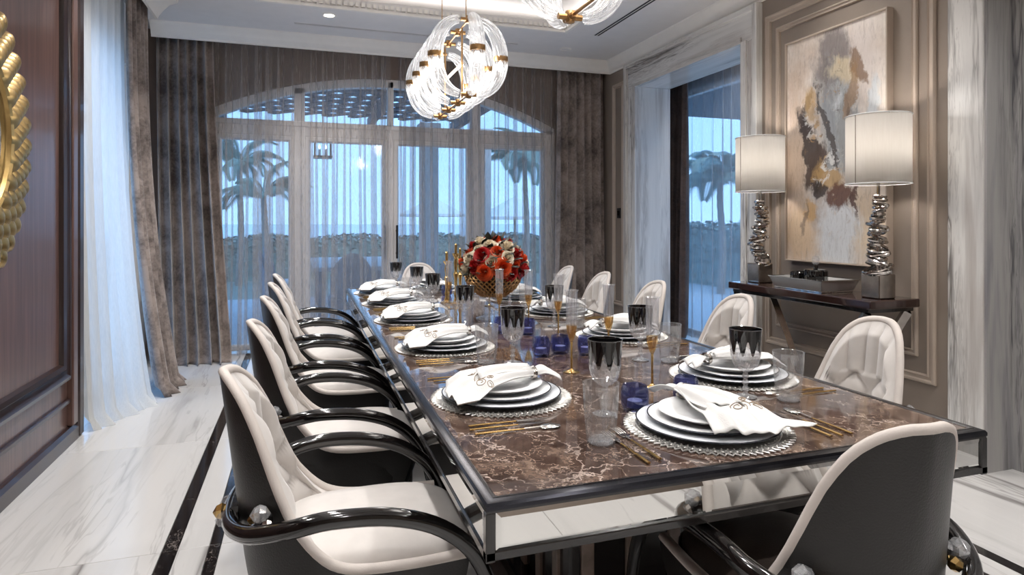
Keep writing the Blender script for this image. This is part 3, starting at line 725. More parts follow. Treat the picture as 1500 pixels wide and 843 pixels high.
# ------------------------------------------------------------------ dining table
TZ = .765
DX0, DX1, DY0, DY1 = .365, 1.85, 1.265, 5.75
TB = thing('dining_table', 'long dining table with brown marble top and mirrored apron', 'table', ((DX0+DX1)/2, (DY0+DY1)/2, 0))
hx, hy = (DX1-DX0)/2, (DY1-DY0)/2
MB().box(-hx+.028, hx-.028, -hy+.028, hy-.028, .742, TZ, .001).build('marble_top', M['emperador'], TB, angle=0)
MB().frame((-hx,-hy,0),(1,0,0),(0,1,0),(0,0,1), 2*hx, 2*hy, [(0,.750),(0,.759),(.004,.765),(.022,.768),(.028,.766),(.028,.745)]).build('top_rim', M['frame_metal'], TB, angle=30)
MB().frame((-hx,-hy,0),(1,0,0),(0,1,0),(0,0,1), 2*hx, 2*hy, [(.022,.7665),(.022,.7685),(.028,.7685),(.032,.7655)]).build('rim_inner_bead', M['black_trim'], TB, angle=30)
MB().frame((-hx,-hy,0),(1,0,0),(0,1,0),(0,0,1), 2*hx, 2*hy, [(0,.645),(0,.661),(.03,.661),(.03,.645)]).build('bottom_rail', M['black_trim'], TB, angle=30)
MB().frame((-hx,-hy,0),(1,0,0),(0,1,0),(0,0,1), 2*hx, 2*hy, [(.002,.744),(.002,.751),(.03,.751),(.03,.744)]).build('upper_rail', M['black_trim'], TB, angle=30)
for sx in (-1, 1):
    for sy in (-1, 1):
        x, y = sx*(hx-.011), sy*(hy-.011); MB().box(x-.011, x+.011, y-.011, y+.011, .64, .745, .002).build('corner_post', M['black_trim'], TB)
def mirror_panel(o, ux, n, w):
    mb = MB(); o, ux, n = Vector(o), Vector(ux), Vector(n); uz = Vector((0,0,1)); h = .084; b_ = .012
    V = [o, o+ux*w, o+ux*w+uz*h, o+uz*h]; V += [p - n*0 for p in V]
    i = [o+ux*b_+uz*b_+n*.004, o+ux*(w-b_)+uz*b_+n*.004, o+ux*(w-b_)+uz*(h-b_)+n*.004, o+ux*b_+uz*(h-b_)+n*.004]
    bk = [p-n*.01 for p in V[:4]]
    mb.add(V[:4]+i+bk, [(4,5,6,7),(0,1,5,4),(1,2,6,5),(2,3,7,6),(3,0,4,7),(8,11,10,9),(0,8,9,1),(1,9,10,2),(2,10,11,3),(3,11,8,0)])
    mb.build('mirror_panel', M['mirror'], TB, angle=0)
z = .661
mirror_panel((-hx+.022,-hy+.006,z),(1,0,0),(0,-1,0),2*hx-.044); mirror_panel((-hx+.022,hy-.006,z),(1,0,0),(0,1,0),2*hx-.044)
mirror_panel((-hx+.006,-hy+.022,z),(0,1,0),(-1,0,0),2*hy-.044); mirror_panel((hx-.006,-hy+.022,z),(0,1,0),(1,0,0),2*hy-.044)
MB().box(-hx+.02, hx-.02, -hy+.02, hy-.02, .70, .742).build('under_board', M['black_trim'], TB, angle=0)
for py in (-1.25, 1.25):
    p = MB().box(-.30, .30, py-.42, py+.42, .06, .70, .008).build('pedestal', M['black_trim'], TB)
    MB().box(-.36, .36, py-.48, py+.48, 0, .06, .008).build('plinth', M['black_trim'], p)
    for k in range(4):
        for s in (-1, 1):
            x = -.24+.16*k; MB().box(x-.022, x+.022, py+s*.42-.012, py+s*.42+.012, .06, .70, .003).build('marble_strip', M['stone_pale'], p)
    for k in range(5):
        for s in (-1, 1):
            y = py-.32+.16*k; MB().box(s*.30-.012, s*.30+.012, y-.022, y+.022, .06, .70, .003).build('marble_strip', M['stone_pale'], p)

# ------------------------------------------------------------------ dining chairs (local: faces +y)
RIM = [(0,.931),(.08,.928),(.16,.898),(.22,.844),(.28,.738),(.34,.60),(.40,.535),(.47,.475),(.55,.445),(.65,.435),(.8,.43),(1,.43)]
def rimz(t):
    t = abs(t); return (interp(RIM, max(0, t-.03))+interp(RIM, t)+interp(RIM, min(1, t+.03)))/3
def plan(t, off=0):
    s = 1 if t >= 0 else -1; t = abs(t); R = .266-off
    if t < .55:
        a = t/.55*pi/2; return s*R*sin(a), -(R)*cos(a)
    q = (t-.55)/.45; return s*(R-.012*q*q), q*.33
def shellpt(t, z, off=0):
    x, y = plan(t, off); k = 1-.20*max(0, (.42-z)/.22)**1.5 if z < .42 else 1
    w = max(0, 1-abs(t)/.62); return (x*k, y*k - .13*max(0, z-.40)*w - (0 if z >= .42 else 0), z)
def make_chair(name, label, seatmat, backmat):
    t = thing(name, label, 'chair')
    sh = MB().grid(lambda u, v: shellpt(2*u-1, .20+(rimz(2*u-1)-.20)*v), 72, 16)
    sh.build('outer_shell', backmat, t, angle=70)
    def inner(u, v):
        tt = (2*u-1)*.66; zr = rimz(tt)-.004; z = .40+(zr-.40)*v
        sa = tt*.78; # arc position in metres, roughly
        if z > .70:
            c = abs(cos(pi*sa/.085)); d = .028*c**.5
        else:
            r = (z-.40)/.075; a1 = sa/.085; k = abs(cos(pi*.5*(a1*1+r)))*abs(cos(pi*.5*(a1-r))) if False else abs(sin(pi*(a1+r)*.5+pi/2))*abs(sin(pi*(a1-r)*.5+pi/2)); d = .03*k**.45
        edge = min(1, (1-v)*9, (1-abs(2*u-1))*8+.05); e = max(0, edge)
        return shellpt(tt, z, .022 + .018*e + d*e)
    MB().grid(inner, 120, 64).build('backrest', M['velvet'], t, angle=80)
    path = [shellpt(-1+2*i/80, rimz(-1+2*i/80)+.002, .012) for i in range(81)]
    MB().tube(path, .0165, 8, sq=(.8,1)).build('piping', M['piping'], t, angle=60)
    def sup(a, k, x0=.238, yb=-.215, yf=.375, n=3.2):
        c, s = cos(a), sin(a); r = (abs(c)**n+abs(s)**n)**(-1/n); cy = (yf+yb)/2; hy_ = (yf-yb)/2
        return x0*r*c*k, cy+hy_*r*s*k
    prof = [(.0,.492),(.3,.491),(.6,.487),(.8,.478),(.92,.462),(.985,.44),(1,.415),(.985,.395),(.9,.388)]
    mb = MB().grid(lambda u, v: (*sup(2*pi*u, prof[round(v*8)][0]), prof[round(v*8)][1]), 56, 8, cu=True)
    st = mb.build('seat', seatmat, t, angle=60)
    pp = [(*sup(2*pi*i/64, 1.0), .424) for i in range(64)]
    MB().tube(pp, .007, 6, closed=True).build('seat_piping', M['piping'] if seatmat is M['velvet'] else seatmat, st, angle=60)
    bp = [(.80,.20),(.86,.205),(.97,.30),(1.0,.395),(.9,.40),(.3,.40)]
    mb = MB().grid(lambda u, v: (*sup(2*pi*u, bp[round(v*5)][0], .262, -.24, .375), bp[round(v*5)][1]), 56, 5, cu=True)
    mb.add([(*sup(2*pi*i/56, .80, .262, -.24, .375), .20) for i in range(56)], [tuple(range(56))])
    mb.build('seat_base', backmat, t, angle=50)
    half = [(.315,.400,0),(.315,.398,.16),(.313,.385,.32),(.311,.335,.455),(.31,.24,.545),(.308,.11,.593),(.305,-.04,.606),(.290,-.145,.59),(.226,-.237,.562),(.12,-.291,.542),(0,-.306,.536)]
    full = half + [(-x, y, z) for x, y, z in reversed(half[:-1])]
    pth = catmull(full, 5); n = len(pth)
    MB().tube(pth, [.0165+.0045*min(1, max(0, pth[i].z-.2)/.4) for i in range(n)], 12, sq=(1,1.15)).build('arm_rail', M['lacquer'], t, angle=60)
    for s in (-1, 1):
        MB().tube([(s*.19,-.27,0),(s*.175,-.215,.24)], [.014,.022], 8).build('rear_leg', M['lacquer'], t)
    # jewel bracket where the rail crosses the back
    g = MB().box(-.05,.05,-.312,-.27,.51,.562,.012).build('rail_bracket', M['lacquer'], t)
    for s in (-1, 0, 1):
        c = (s*.055, -.328+.012*abs(s), .537)
        MB().lathe([(0,-.024),(.018,-.014),(.024,0),(.018,.014),(0,.024)], 6, c, ax='y').build('faceted_jewel', M['crystal'] if s else M['gold'], g, angle=0)
    for s in (-1, 1):
        h = MB().tube([(s*.186,-.192,.585),(s*.232,-.232,.572)], [.020,.014], 8).build('side_bracket', M['lacquer'], t)
        for (dx, dy, dz, r, m_) in ((0,0,.018,.026,'cut'),(.028,.018,-.004,.018,'silver'),(-.03,-.016,-.006,.018,'gold')):
            c = Vector((s*(.214+dx), -.214-dy*-1, .588+dz)); MB().lathe([(0,-r),(r*.75,-r*.55),(r,0),(r*.75,r*.55),(0,r)], 6, c, ax='y').build('faceted_jewel', M[m_], h, angle=0)
    return t
ORD = ['first', 'second', 'third', 'fourth', 'fifth']
YS = [2.03, 2.92, 3.79, 4.60, 5.33]
ch = make_chair('dining_chair', 'x', M['velvet'], M['leather']); ch['group'] = 'cream tufted chairs along the dining table'
first = True
CY = {'L': [1.95, 2.86, 3.75, 4.58, 5.32], 'R': [2.08, 2.98, 3.86, 4.68, 5.42]}
for side, xx, rz, sn in (('L', .111, -pi/2, 'gold mirror'), ('R', 2.075, pi/2, 'painting')):
    for i, yy in enumerate(YS):
        lab = f'cream tufted armchair with black rails, {ORD[i]} from the dark head chair, {sn} side'
        if first: ch.location = (xx, CY[side][i], 0); ch.rotation_euler = (0, 0, rz); ch['label'] = lab; first = False
        else: dup(ch, (xx, CY[side][i], 0), rz, lab)
dup(ch, (1.107, 5.98, 0), pi, 'cream tufted armchair at the far head of the table before the windows')
hc = make_chair('head_chair', 'black leather head chair with dark brown seat in front of the camera', M['brown_leather'], M['leather'])
hc.location = (1.234, 1.271, 0); hc.rotation_euler = (0, 0, -.054)

# ------------------------------------------------------------------ place settings (local: diner at -y)
def pos(kind, i):
    if kind == 'L': return (.64, YS[i]), -pi/2
    if kind == 'R': return (1.575, YS[i]), pi/2
    if kind == 'H': return (1.11, 1.545), 0
    return (1.107, 5.46), pi
SET = [('H',0)] + [('L',i) for i in range(5)] + [('R',i) for i in range(5)] + [('F',0)]
def where(kind, i):
    if kind == 'L': return f'{ORD[i]} setting from the dark head chair, gold mirror side'
    if kind == 'R': return f'{ORD[i]} setting from the dark head chair, painting side'
    return 'setting in front of the dark head chair' if kind == 'H' else 'setting at the window end of the table'
def spread(proto, what, off=(0,0,0), rot=0):
    for n, (k, i) in enumerate(SET):
        (x, y), rz = pos(k, i); c, s = cos(rz), sin(rz)
        p = (x+c*off[0]-s*off[1], y+s*off[0]+c*off[1], off[2]); lab = f'{what}, {where(k, i)}'
        if n == 0: proto.location = p; proto.rotation_euler = (0,0,rz+rot); proto['label'] = lab
        else: dup(proto, p, rz+rot, lab)
def proto(name, cat, group): return thing(name, 'x', cat, (0,0,0), 0, group)
random.seed(4)
pm = proto('placemat', 'placemat', 'round silver placemats')
MB().lathe([(0,.0025),(.19,.0025),(.2,.004),(.205,.0015),(.205,0),(0,0)], 48).build('mat_disc', M['bead'], pm)
fr = MB()
for k in range(72):
    a = 2*pi*k/72
    fr.tube([(cos(a+da)*r, sin(a+da)*r, .003) for r, da in ((.203,-.02),(.222,-.034),(.236,0),(.222,.034),(.203,.02))], .0028, 4)
    for r in (.192, .214): fr.lathe([(0,.0),(.0035,.002),(.0035,.005),(0,.007)], 5, (cos(a)*r, sin(a)*r, .0))
tag(fr.build('beaded_fringe', M['bead'], pm), kind='stuff')
spread(pm, 'round silver beaded placemat', (0,0,TZ+.001))
def plate(name, r, h, mat, group, what, z, well=.62, rimm=None):
    p = proto(name, 'plate', group)
    MB().lathe([(0,.003),(r*well,.003),(r*well+.006,.006),(r*.75,h*.80),(r*.86,h*.88),(r,h),(r+.001,h-.002),(r*.86,h*.88-.003),(r*.76,h*.80-.003),(r*well+.010,0.0005),(r*well*.8,0),(0,0)], 56).build('plate_body', mat, p)
    if rimm: MB().lathe([(r*.985,h-.0014),(r*.995,h+.0014),(r+.0025,h),(r+.001,h-.003)], 56).build('rim_line', rimm, p)
    spread(p, what, (0,0,z))
plate('charger_plate', .20, .017, M['charger'], 'large pale grey charger plates', 'pale grey charger plate', TZ+.006, .66, M['china_rim'])
plate('dinner_plate', .167, .017, M['china'], 'white dinner plates', 'middle-sized white dinner plate', TZ+.019, .62, M['china_rim'])
plate('salad_plate', .138, .02, M['china'], 'white salad plates', 'small white salad plate', TZ+.034, .6)
# napkin: gathered by a ring, fanned toward the diner and falling over the plate edge
np_ = proto('napkin', 'napkin', 'white embroidered napkins')
def nap(u, v):
    s = v; w = .02+.108*s**.7; x = (2*u-1)*w + .03*s + .05*s*s*u**3; 
    y = .115-.285*s - .03*s*(1-abs(2*u-1))**1.2 - .03*s*s*u**3
    r = sqrt(x*x+y*y); top = .029 if r < .14 else .029-.030*min(1, (r-.14)/.06)
    f = .008*(1-.35*s)*cos(2*pi*3.5*u+.6+1.5*s) + .003*cos(2*pi*6*u-2*s) + .004*sin(9*s+5*u) ; puff = .012*sin(pi*min(1, s*1.25))*(1-(2*u-1)**2)
    return (x, y, top + f + puff*.9 + .008*(1-s))
o = MB().grid(nap, 48, 30).build('cloth', M['linen'], np_, angle=80, fix=False); md = o.modifiers.new('cloth_thickness', 'SOLIDIFY'); md.thickness = .003
def flap(u, v):
    s = .08+.62*v; q = nap(.06+.6*u, s); return (q[0]-.012+.02*v, q[1]+.012, q[2]+.006+.012*sin(pi*v)*(1-(2*u-1)**2)+.003*cos(14*u))
o = MB().grid(flap, 24, 16).build('folded_flap', M['linen'], np_, angle=80, fix=False); md = o.modifiers.new('cloth_thickness', 'SOLIDIFY'); md.thickness = .003
def tail(u, v):
    w = .018+.05*v; return ((2*u-1)*w-.01*v, .115+.085*v, .030+.006*cos(2*pi*2.5*u)-.012*v*v+.012*sin(pi*v))
o = MB().grid(tail, 28, 10).build('gathered_tail', M['linen'], np_, angle=80, fix=False); md = o.modifiers.new('cloth_thickness', 'SOLIDIFY'); md.thickness = .003
ring = MB(); ring.tube([(.026*cos(2*pi*k/20), .115, .031+.019*sin(2*pi*k/20)) for k in range(20)], .0042, 6, closed=True, sq=(1,1.8)); ring.build('napkin_ring', M['pewter'], np_)
em = MB()
def scroll(cx, cy, sc, fl, n=26):
    pts = []
    for k in range(n):
        a = k/n*2*pi*1.6; r = sc*(1-k/n*.75); x = cx+fl*r*cos(a); y = cy+r*sin(a)
        # find u, v on the cloth closest to x, y
        s = min(1, max(0, (.115-y)/.30)); w = .02+.108*s**.7; u = min(1, max(0, ((x-.035*s)/w+1)/2)); q = nap(u, s)
        pts.append((q[0], q[1], q[2]+.0045))
    em.tube(pts, .0013, 4)
for c in ((.05,-.085,.020,1),(.085,-.095,.018,-1),(.02,-.10,.016,-1),(.10,-.07,.012,1),(.07,-.06,.012,1)): scroll(*c)
em.build('embroidery', M['thread'], np_)
spread(np_, 'white embroidered napkin with ring', (0,0,TZ+.044))
# cutlery
def cutlery(name, head, what, offs, group):
    p = proto(name, name.split('_')[-1] if '_' in name else name, group)
    MB().tube([(0,-.125,.004),(0,-.06,.0045),(0,.02,.004)], [.0052,.0045,.0032], 6, sq=(.6,1)).build('handle', M['gold'], p)
    head.build('head', M['silver'], p)
    spread(p, what, offs)
fk = MB(); fk.tube([(0,.02,.004),(0,.045,.004)], [.0034,.006], 6, sq=(.5,1)); fk.box(-.012,.012,.045,.07,.003,.0052,.001)
for k in range(4): fk.tube([(-.0105+.007*k,.068,.0045),(-.0105+.007*k,.10,.0065),(-.0105+.007*k,.122,.0055)], [.0022,.002,.001], 5)
fk2 = MB(); fk2.add(fk.v, fk.f)
def knife():
    k = MB(); k.prism([(-.003,.02,.003),(.009,.024,.003),(.0115,.07,.003),(.008,.105,.003),(-.001,.125,.003),(-.004,.10,.003)], (0,0,.0022)); return k
sp_ = MB(); sp_.tube([(0,.02,.004),(0,.07,.004)], [.0032,.0034], 6)
sp_.grid(lambda u, v: (.0195*sin(pi*v)**.7*cos(2*pi*u)*(1), .098-.032*cos(pi*v), .004+(.006 if sin(2*pi*u)>0 else .004)*abs(sin(2*pi*u))*sin(pi*v)*(-.4 if sin(2*pi*u)<0 else 1)), 16, 10, cu=True)
cutlery('dinner_fork', fk, 'gold handled dinner fork', (-.265,-.055,TZ), 'gold and silver forks')
cutlery('salad_fork', fk2, 'gold handled outer salad fork', (-.305,-.07,TZ), 'gold and silver forks')
cutlery('dinner_knife', knife(), 'gold handled dinner knife', (.272,-.06,TZ), 'gold and silver knives')
cutlery('fish_knife', knife(), 'gold handled fish knife', (.305,-.065,TZ), 'gold and silver knives')
cutlery('soup_spoon', sp_, 'gold handled soup spoon', (.345,-.06,TZ), 'gold and silver spoons')

# ------------------------------------------------------------------ glassware
def group_put(p, spots, lab):
    for n, (x, y, l) in enumerate(spots):
        if n == 0: p.location = (x, y, TZ); p['label'] = lab % l
        else: dup(p, (x, y, TZ), n*.7, lab % l)
gb = proto('goblet', 'goblet', 'black banded cut crystal goblets')
MB().lathe([(0,0),(.036,0),(.038,.003),(.02,.007),(.008,.014),(.0065,.02),(.011,.03),(.0065,.04),(.012,.05),(.0065,.062),(.011,.073),(.007,.083),(.012,.09)], 12).build('stem', M['cut'], gb, angle=20)
def cut(th, z): return 1+.03*abs(cos(8*th+ (z-.09)*60))+.03*abs(cos(8*th-(z-.09)*60))
bw = MB().lathe([(.008,.088),(.022,.094),(.036,.108),(.043,.125),(.046,.142),(.048,.158)], 64, rib=cut); bw.build('cut_bowl', M['cut'], gb, angle=20)
blk = MB()
def blackband(u, v):
    th = 2*pi*u; lo = .146+.05*abs(cos(4.5*th))**3; z = lo+(.232-lo)*v; r = .0485+.0055*(z-.158)/.074
    return (r*cos(th), r*sin(th), z)
blk.grid(blackband, 96, 5, cu=True)
blk.grid(lambda u, v: ((.0462+.005*v)*cos(2*pi*u), (.0462+.005*v)*sin(2*pi*u), .195+.037*v), 48, 2, cu=True)
blk.build('black_band', M['black_glass'], gb, angle=30, fix=False)
MB().lathe([(.0475,.150),(.0515,.232),(.054,.234),(.0545,.231)], 48).build('lip', M['crystal'], gb)
group_put(gb, [(.885,1.745,'beside the tumbler before the first mirror-side setting'), (1.425,1.767,'between head setting and first painting-side setting'),
   (.84,2.505,'before the second mirror-side setting'), (.867,3.43,'before the third mirror-side setting'), (.862,4.324,'before the fourth mirror-side setting'),
   (.87,5.02,'before the fifth mirror-side setting'), (.79,5.62,'at the window end of the table'), (1.376,2.38,'before the first painting-side setting'), (1.354,3.30,'before the second painting-side setting'),
   (1.37,4.15,'before the third painting-side setting'), (1.37,4.98,'before the fourth painting-side setting')], 'black banded cut crystal goblet %s')
M['tumbler'] = thin_glass('fluted_crystal', (.99,.99,.99,1), .14, .06)
tm = proto('tumbler', 'tumbler', 'clear cut crystal tumblers')
def flutes(th, z): return 1+.045*abs(cos(9*th))*(1 if z < .11 else .3)
MB().lathe([(0,0),(.034,0),(.037,.004),(.041,.05),(.045,.10),(.049,.16),(.0505,.162),(.048,.16),(.043,.10),(.039,.05),(.034,.018),(0,.016)], 54, rib=flutes).build('cut_body', M['tumbler'], tm, angle=25)
MB().lathe([(0,.001),(.033,.001),(.035,.006),(.033,.012),(0,.012)], 27).build('heavy_base', M['cut'], tm, angle=25)
group_put(tm, [(.762,1.525,'between head setting and first mirror-side setting'), (1.535,1.69,'beside the goblet of the head setting'), (.733,2.53,'before the second mirror-side setting'),
   (.745,3.31,'before the third mirror-side setting'), (.752,4.10,'before the fourth mirror-side setting'), (.76,4.88,'before the fifth mirror-side setting'), (1.475,2.31,'before the first painting-side setting'),
   (1.46,3.22,'before the second painting-side setting'), (1.47,4.10,'before the third painting-side setting'), (1.47,4.93,'before the fourth painting-side setting')], 'clear fluted crystal tumbler %s')
fl = proto('champagne_flute', 'glass', 'tall flutes with amber stems')
MB().lathe([(0,0),(.032,0),(.034,.003),(.012,.007),(.0045,.014),(.004,.07),(.0045,.12)], 20).build('gold_stem', M['gold'], fl)
MB().lathe([(.0045,.12),(.012,.135),(.019,.16),(.0215,.185),(.0195,.185),(.016,.16),(.006,.137),(0,.134)], 20).build('amber_cup', M['amber'], fl)
MB().lathe([(.0215,.185),(.0225,.25),(.0235,.318),(.028,.325),(.0225,.318),(.021,.25),(.0200,.187)], 24).build('glass_tube', M['crystal'], fl)
group_put(fl, [(1.19,1.975,'behind the two blue votives'), (1.01,2.28,'on the table midline before the three blue votives'), (1.25,2.43,'before the first painting-side setting'), (1.25,2.99,'before the second painting-side setting'),
   (1.06,3.40,'in front of the flower bowl'), (1.20,3.30,'beside the flower bowl front, painting side'), (.95,4.2,'behind the flower bowl, mirror side'), (1.25,4.25,'behind the flower bowl, painting side')], 'tall clear flute with amber gold stem %s')
vt = proto('votive_glass', 'glass', 'cobalt blue votive glasses')
def squ(th, z): c, s = abs(cos(th)), abs(sin(th)); return (c**4+s**4)**(-.25)
MB().lathe([(0,0),(.027,0),(.034,.004),(.039,.02),(.041,.045),(.039,.068),(.0345,.082),(.0325,.080),(.036,.066),(.037,.045),(.035,.022),(.03,.014),(0,.013)], 40, rib=lambda th, z: squ(th, z)*.94).build('blue_body', M['blue_glass'], vt, angle=50)
cn = MB().lathe([(0,.0135),(.024,.0135),(.024,.034),(0,.035)], 20).build('candle', M['china'], vt); 
group_put(vt, [(.992,1.75,'beside the goblet near the head setting'), (1.205,1.79,'touched by the head napkin'), (1.005,2.60,'in the middle trio, mirror side'), (1.107,2.625,'in the centre of the middle trio'), (1.205,2.56,'in the middle trio, painting side'),
   (1.02,3.22,'before the flower bowl, mirror side'), (1.13,3.12,'before the flower bowl, on the midline'), (1.10,4.95,'towards the window end of the table')], 'small cobalt blue votive glass %s')

# ------------------------------------------------------------------ centrepiece
st = thing('crystal_stand', 'clear crystal pedestal under the gold flower bowl', 'stand', (1.107, 3.68, TZ))
MB().lathe([(0,.001),(.10,.001),(.105,.006),(.06,.018),(.03,.035),(.026,.06),(.038,.078),(.026,.095),(.05,.118),(.09,.128),(.09,.136),(0,.136)], 16).build('stand_body', M['crystal'], st, angle=20)
bl = thing('flower_bowl', 'round woven gold bowl holding the roses', 'bowl', (1.107, 3.68, TZ+.143))
def bowlr(z): # radius at height z of the bowl
    return interp([(0,.075),(.02,.105),(.05,.14),(.09,.164),(.125,.170),(.16,.165),(.185,.155)], z)
wv = MB()
for d in (-1, 1):
    for k in range(30):
        pts = []
        for i in range(15):
            z = .185*i/14; a = 2*pi*k/30 + d*1.15*i/14; r = bowlr(z)+.003*d*cos(i*pi); pts.append((r*cos(a), r*sin(a), z))
        wv.tube(pts, .0055, 5)
wv.build('woven_wall', M['brass'], bl)
MB().lathe([(0,.002)]+[(bowlr(z)-.012, z) for z in (.004,.02,.05,.09,.125,.16,.18)], 32).build('inner_liner', M['wood_dark'], bl)
MB().tube([(.156*cos(2*pi*k/40), .156*sin(2*pi*k/40), .186) for k in range(40)], .008, 8, closed=True).build('rim', M['gold'], bl)
MB().lathe([(0,0),(.08,0),(.082,.008),(.07,.012),(0,.012)], 32).build('foot_ring', M['gold'], bl)
FA = thing('flower_arrangement', 'domed bouquet of orange, red and cream roses in the gold bowl', 'flowers', (1.107, 3.68, TZ+.143+.15))
def rose_mesh(mat, seed):
    rnd = random.Random(seed); mb = MB()
    for (n, r, h, op) in ((3,.010,.044,.0),(4,.018,.042,.12),(5,.027,.037,.3),(6,.036,.030,.55),(7,.044,.021,.85)):
        for k in range(n):
            a0 = 2*pi*k/n + rnd.uniform(0,.6); wd = 2*pi/n*.75
            def pf(u, v):
                a = a0+(u-.5)*2*wd; rr = r*(.35+.65*v**.7) + .012*op*v**3 ; z = h*v*(1-.25*(2*u-1)**2) - .014*op*v**3 - .012*op
                return (rr*cos(a), rr*sin(a), z)
            mb.grid(pf, 5, 4)
    return mb.mesh('rose', mat, 60, False)
RM = {k: rose_mesh(M['rose_'+k], i) for i, k in enumerate(('orange','red','cream'))}
lf = MB(); lf.grid(lambda u, v: ((2*u-1)*.022*sin(pi*min(1,v*.95+.03)), .085*v, .012*sin(pi*v)-.008*abs(2*u-1)), 4, 6); LF = lf.mesh('rose_leaf', M['leaf'], 60, False)
rnd = random.Random(7)
cols_ = ['orange','cream','red','cream','orange','cream','red','orange','cream','cream']
NR = 46
for k in range(NR):
    cz = 1-(k+.5)/NR*1.12; a = k*2.39996; sr = sqrt(max(0, 1-cz*cz)); d = Vector((sr*cos(a), sr*sin(a), cz))
    R = .172*rnd.uniform(.95,1.08); o = put('rose', RM[cols_[(k*7+k//3) % 10]], FA, d*R + Vector((0,0,.01))); s = rnd.choice((.8,.95,1.05,1.2)); 
    o.scale = (s,s,s); o.rotation_mode = 'QUATERNION'; o.rotation_quaternion = d.to_track_quat('Z','Y')
for k in range(70):
    cz = 1-(k+.5)/70*1.2; a = k*2.39996+1; sr = sqrt(max(0, 1-cz*cz)); d = Vector((sr*cos(a), sr*sin(a), cz))
    t_ = (Vector((-d.y, d.x, .3))+d*rnd.uniform(.4,1.2)).normalized()
    o = put('leaf', LF, FA, d*.155+Vector((0,0,.01))); o.rotation_mode = 'QUATERNION'; o.rotation_quaternion = t_.to_track_quat('Y','Z')
MB().lathe([(0,.15),(.08,.13),(.13,.08),(.145,.02),(.13,-.03),(0,-.04)], 24).build('moss_core', M['leaf'], FA)
for n, (x, y, h, l) in enumerate(((1.045,4.40,.37,'tall gold candlestick behind the flower bowl, tallest of three'), (1.0,4.50,.31,'gold candlestick behind the flower bowl on the mirror side'), (1.12,4.58,.33,'gold candlestick behind the flower bowl on the midline'))):
    c = thing('candlestick', l, 'candlestick', (x, y, TZ), 0, 'gold candlesticks behind the flowers')
    MB().lathe([(0,0),(.045,0),(.047,.008),(.02,.02),(.010,.05),(.016,.07),(.010,.09),(.012,h*.5),(.020,h*.6),(.011,h*.65),(.017,h*.8),(.012,h*.9),(.026,h*.97),(.026,h),(.0,h)], 20).build('stick', M['gold'], c)
    MB().lathe([(.011,h),(.0105,h+.06),(.003,h+.068),(0,h+.068)], 14).build('candle', M['gold'], c)

# ------------------------------------------------------------------ chandeliers
TUBE = {}
def tube_mesh(kind):
    # a quarter-to-quarter curved ribbed tube in the xz plane, upper or lower half, bowing to +x; origin at ring centre
    RZ, RX = .262, .235; pts = []; rad = []
    for i in range(19):
        t = i/18; a = radians(8 + (90-8)*t) if kind == 'up' else radians(90 + (172-90)*t)
        if kind == 'up': a = radians(8+80*t)
        else: a = radians(92+80*t)
        pts.append((.03+(RX-.03)*sin(a)**.85, 0, RZ*cos(a))); q = sin(a)
        rad.append(.019+.032*q**.8)
    return MB().tube(pts, rad, 52, cap=False, rib=lambda th, s: 1+.07*cos(13*th+s*3), up=(0,1,0)).mesh('glass_arm', M['lamp_glass'], 50)
for k in ('up', 'low'): TUBE[k] = tube_mesh(k)
COLLAR = MB().lathe([(.046,-.020),(.053,-.018),(.054,0),(.053,.018),(.046,.020),(.03,.0)], 24, (.235,0,0)).mesh('collar', M['brass'], 35)
BULB = MB().lathe([(0,-.085),(.014,-.08),(.019,-.06),(.019,-.03),(.014,-.02),(0,-.018)], 14, (.232,0,0)).mesh('bulb', M['bulb'], 60)
HUB = MB(); HUB.tube([(-.055,0,0),(.055,0,0)], .014, 10); HUB.tube([(0,-.05,0),(0,.05,0)], .014, 10); HUB.lathe([(0,-.03),(.02,-.025),(.024,0),(.02,.025),(0,.03)], 12)
HUBM = HUB.mesh('hub', M['brass'], 40)
def chandelier(ys, label, top):
    yc = sum(ys)/len(ys); t = thing('chandelier', label, 'chandelier', (1.1, yc, 2.51), 0, 'ribbed glass chandeliers over the table')
    def arm(y, rz):
        for k in ('up', 'low'):
            a = put('glass_arm', TUBE[k], t, (0, y, 0), rz)
            if k == 'low': put('bulb', BULB, a)
        put('collar', COLLAR, t, (0, y, 0), rz)
        b_ = MB(); 
    for i, y in enumerate(ys):
        dy = y-yc; arm(dy, 0); arm(dy, pi)
        for z in (.262, -.262): put('hub', HUBM, t, (0, dy, z))
        ld = bpy.data.lights.new('chandelier_glow', 'POINT'); ld.energy = 5; ld.color = (1,.95,.9); ld.shadow_soft_size = .12
        lo = bpy.data.objects.new('chandelier_glow', ld); COL.objects.link(lo); lo.parent = t; lo.location = (0, dy, -.02)
    arm(min(ys)-yc, -pi/2); arm(max(ys)-yc, pi/2)
    L = (max(ys)-min(ys))/2
    for z in (.262, -.262): MB().tube([(0,-L,z),(0,L,z)], .008, 8).build('spine_rod', M['brass'], t)
    MB().tube([(0,-L*.6,0),(0,L*.6,0)], .011, 8).build('inner_rod', M['brass'], t)
    for s in (-1, 1):
        MB().tube([(0,s*L*.85,.27),(0,s*L*.85,3.49-2.51)], .0035, 6).build('suspension_cable', M['brass'], t)
        MB().tube([(0,s*L*.6,-.26),(0,s*L*.6,.26)], .007, 8).build('support_rod', M['brass'], t)
    MB().box(-.05,.05,-L*.95,L*.95,3.47-2.51,3.5-2.51,.004).build('ceiling_plate', M['brass'], t)
chandelier([4.25,4.565,4.88,5.2], 'long ribbed glass chandelier hanging in front of the garden doors', 1)
chandelier([1.55,1.865,2.18,2.5], 'second ribbed glass chandelier cut off by the top of the view', 1)

